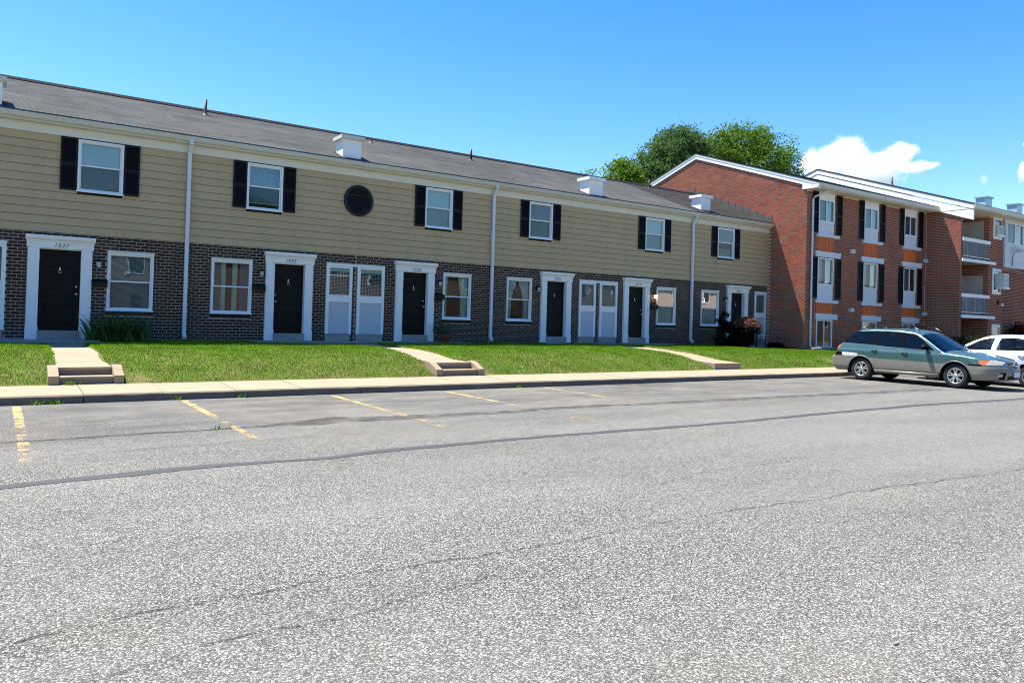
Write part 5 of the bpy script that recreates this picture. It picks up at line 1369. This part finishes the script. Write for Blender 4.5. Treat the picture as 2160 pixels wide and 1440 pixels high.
for z in (.678,.725,.772): gr_.tube([(wag.xc+x, wag.surf_y(x, z)-.012, z) for x in np.linspace(-.36,.36,13)], .012 if z != .725 else .009, 6)
for x in (-.36,.36): gr_.tube([(wag.xc+x, wag.surf_y(x, z)-.012, z) for z in (.678,.70,.725,.75,.772)], .012, 6)
gr_.build('grille_frame', m_chrome, wag.root)
MB().lathe([(.0,-.014),(.04,-.012),(.05,0)], (wag.xc, wag.surf_y(0,.725)-.012, .725), 'y', 18).build('badge', m_chrome, wag.root)
MB().box(wag.xc-.16,wag.xc+.16,wag.surf_y(0,.45)-.03,wag.surf_y(0,.45)-.006,.37,.52).build('licence_plate', m_plate, wag.root)
wag.patch('fog_lamp', m_headl, (-.66,-.54,.38,.46), .012); wag.patch('bumper_hole', m_blackpl, (-.60,-.44,.31,.50), .006, label='dark broken hole in the front bumper'); wag.patch('fog_lamp', m_headl, (.54,.66,.38,.46), .012)
MB().tube([(wag.xc-.62,10.84,1.27),(wag.xc-.60,11.16,1.50)], .008, 5).build('windscreen_pillar_strip', m_blackpl, wag.root)
MB().tube([(wag.xc+.66,10.86,1.24),(wag.xc+.64,11.25,1.60),(wag.xc+.62,11.62,1.93)], .006, 5).build('antenna', m_blackpl, wag.root)
for x0, x1 in ((-.55,.05),(.05,.60)):
    pts = [(wag.xc+x0+(x1-x0)*t, 10.50+.02*t+.07*t, 1.035+.035*t) for t in (0,.3,.6,1)]; MB().tube(pts, .012, 5).build('wiper', m_blackpl, wag.root)
MB().box(wag.xc-.78,wag.xc+.78,9.55,13.6,.27,.34).build('underbody', m_blackpl, wag.root)
wag.inside_bits(11.35, 12.35, -1, m_seat, .36)

# --- pale sedan, nose towards the kerb
sp = dict(top=[(8.10,.70),(8.16,.92),(8.25,1.05),(8.55,1.10),(8.85,1.135),(9.1,1.28),(9.38,1.43),(9.6,1.495),(9.9,1.525),(10.3,1.525),(10.6,1.495),(10.85,1.435),(11.12,1.305),(11.30,1.20),(11.55,1.065),(11.7,1.04),(12.1,1.0),(12.5,.94),(12.85,.85),(13.02,.74),(13.10,.60)],
          y0=[(.22,8.25),(.35,8.12),(.6,8.09),(.75,8.12),(.92,8.15),(1.06,8.22),(2,8.24)],
          y1=[(.22,12.95),(.32,13.08),(.55,13.12),(.65,13.08),(.75,13.0),(.85,12.9),(2,12.88)],
          c0=.35, c1=.6, crown=[(8.1,.08),(8.8,.07),(9.1,.12),(9.5,.10),(9.8,.07),(10.5,.07),(10.8,.11),(11.4,.12),(11.6,.07),(13.1,.10)],
          W=[(.20,.84),(.34,.88),(.45,.90),(.66,.91),(.80,.908),(.92,.895),(1.03,.872),(1.08,.855),(1.2,.80),(1.35,.73),(1.46,.67),(1.55,.62)])
sed_arch = [(9.40,.33,.385),(12.16,.33,.385)]
sp['fn'] = [('windscreen', 4, (10.80, 11.52), .80), ('rear_window', 4, (8.88, 9.52), .80)]
regs = [('body', 1, [(8.2,.655),(13.1,.655),(13.1,.675),(8.2,.675)]),
        ('window_trim', 8, [(11.26,1.03),(11.10,1.14),(10.78,1.335),(10.5,1.405),(10.0,1.435),(9.7,1.42),(9.45,1.34),(9.25,1.18),(9.18,1.07)]),
        ('body', 0, [(10.45,1.03),(10.40,1.43),(10.20,1.435),(10.30,1.03)]),
        ('side_window#f', 4, [(11.16,1.055),(10.98,1.185),(10.75,1.315),(10.48,1.385),(10.39,1.392),(10.46,1.055)]),
        ('side_window#r', 4, [(10.31,1.06),(10.235,1.40),(10.0,1.41),(9.72,1.395),(9.50,1.32),(9.33,1.18),(9.27,1.09)]),
        ('door#f', 0, [(11.40,1.03),(11.40,.40),(10.42,.39),(10.42,.65),(10.42,1.03)]),
        ('door#r', 0, [(10.39,1.03),(10.39,.39),(9.80,.39),(9.78,.55),(9.55,.80),(9.35,.86),(9.30,1.04)]),
        ('tail_light', 6, [(8.16,.92),(8.45,.94),(8.45,.80),(8.12,.78)]),
        ('headlight', 7, [(12.98,.76),(12.66,.80),(12.64,.66),(13.06,.65)])]
sed = Car('sedan', 'silver white sedan parked nose in beyond the station wagon', 25.52, sp, (25.52,10.6,0))
sed.body(regs, [m_carwhite, m_chrome, m_blackpl, m_chrome, m_cglass2, m_amber, m_redlens, m_headl, m_trim], sed_arch, .25)
sed.wells(sed_arch, m_blackpl)
for y in (9.40, 12.16):
    for sd in (-1, 1): sed.wheel(y, .325, .325, sd, 7)
for sd in (-1, 1):
    sed.mirror(11.16, 1.06, sd, m_blackpl); sed.handle(9.52, 9.70, .90, sd, m_blackpl); sed.handle(10.52, 10.70, .90, sd, m_blackpl)
MB().box(sed.xc-.78,sed.xc+.78,8.6,12.8,.25,.33).build('underbody', m_blackpl, sed.root)
sed.inside_bits(10.45, 9.55, 1, m_seat, -.36)

# ------------------------------------------------------------------ what the windows mirror: buildings and trees behind the viewer
op = empty('brick_terrace', (12, -20, 0), 'pale brick terrace across the lot, mirrored in the lower windows', 'terrace')
m_opp = plain('pale_brick_far', (.20,.155,.125), .9, .25, 3, fine=14)
b = MB(); b.box(-30,150,-29,-20,0,6.3); b.build('wall', m_opp, op)
b = MB(); b.prism([(-19.6,6.25),(-24.5,8.2),(-29.4,6.25)], 181, 'x', -30.5); b.build('roof', m_roof, op)
wm = None
for i in range(35):
    for z in (1.4, 4.2):
        x = -27+i*5; b = MB(); b.box(x,x+1.3,-19.995,-19.95,z,z+1.5); w_ = b.build('window', m_white, op); MB().box(x+.1,x+1.2,-19.948,-19.93,z+.1,z+1.4).build('pane', m_dark, w_)
for i, (x, y, h) in enumerate(((-14,-34,11),(-2,-36,13),(9,-35,12),(22,-36,13.5),(34,-34,12),(46,-36,13))):
    tree('shade_tree', 'leafy tree behind the far terrace, mirrored in the upper windows', (x,y,0), [(x,y,h-3,4.2,4,3.6),(x+2,y,h-4,3,3,3),(x-2.4,y,h-4.2,3,3,3)], 130, 22, .7, .34, m_leaf_maple, 'trees behind the far terrace', .3)

# ------------------------------------------------------------------ clouds
def cloud(label, blobs, yc, ry, dens, nscale):
    lo = [min(b[0]-b[2]*1.4 for b in blobs), yc-ry*1.5, min(b[1]-b[3]*1.5 for b in blobs)]; hi = [max(b[0]+b[2]*1.4 for b in blobs), yc+ry*1.5, max(b[1]+b[3]*1.5 for b in blobs)]
    t = NT('cloud_volume'); t.n.remove(t.bsdf); g = t.pos(); sep = t.node('ShaderNodeSeparateXYZ'); t.link(g, sep.inputs[0])
    acc = None
    for (x, z, rx, rz) in blobs:
        m = t.node('ShaderNodeMapping'); m.vector_type = 'TEXTURE'; m.inputs['Location'].default_value = (x, yc, z); m.inputs['Scale'].default_value = (rx, ry*min(1, rx/100), rz)
        t.link(g, m.inputs[0]); ln = t.node('ShaderNodeVectorMath', operation='LENGTH'); t.link(m.outputs[0], ln.inputs[0])
        v = t.math('SUBTRACT', 1.0, ln.outputs['Value']); acc = v if acc is None else t.math('MAXIMUM', acc, v)
    n = t.noise(nscale, 6, .62); n2 = t.noise(nscale*.35, 3, .5)
    d = t.math('ADD', acc, t.math('ADD', t.math('MULTIPLY_ADD', n, 2.1, -1.1), t.math('MULTIPLY_ADD', n2, .8, -.4)))
    d = t.math('MULTIPLY', t.math('MINIMUM', t.math('MAXIMUM', t.math('MULTIPLY', d, 2.2), 0.0), 1.0), dens)
    pv = t.node('ShaderNodeVolumePrincipled'); pv.inputs['Color'].default_value = (1,1,1,1); pv.inputs['Anisotropy'].default_value = .2
    t.link(d, pv.inputs['Density']); t.link(pv.outputs[0], t.out.inputs['Volume'])
    o = MB().box(lo[0],hi[0],lo[1],hi[1],lo[2],hi[2]).build('cloud', t.mat); return tag(o, label, 'cloud', 'white clouds above the apartment building')
cloud('large white puffy cloud above the apartment roof', [(2290,545,95,60),(2360,580,80,60),(2420,605,75,58),(2470,590,80,60),(2550,575,100,60),(2650,590,90,50),(2730,635,70,48),(2790,668,52,36),(2850,680,40,26),(2880,625,75,22),(2960,640,55,13),(2600,540,120,45)], 1500, 90, .030, .019)
cloud('small faint cloud wisp above the flues', [(3451,648,34,26)], 1500, 40, .010, .03)
cloud('small cloud cut by the right picture edge', [(3850,735,45,55),(3850,860,30,18)], 1500, 60, .03, .02)
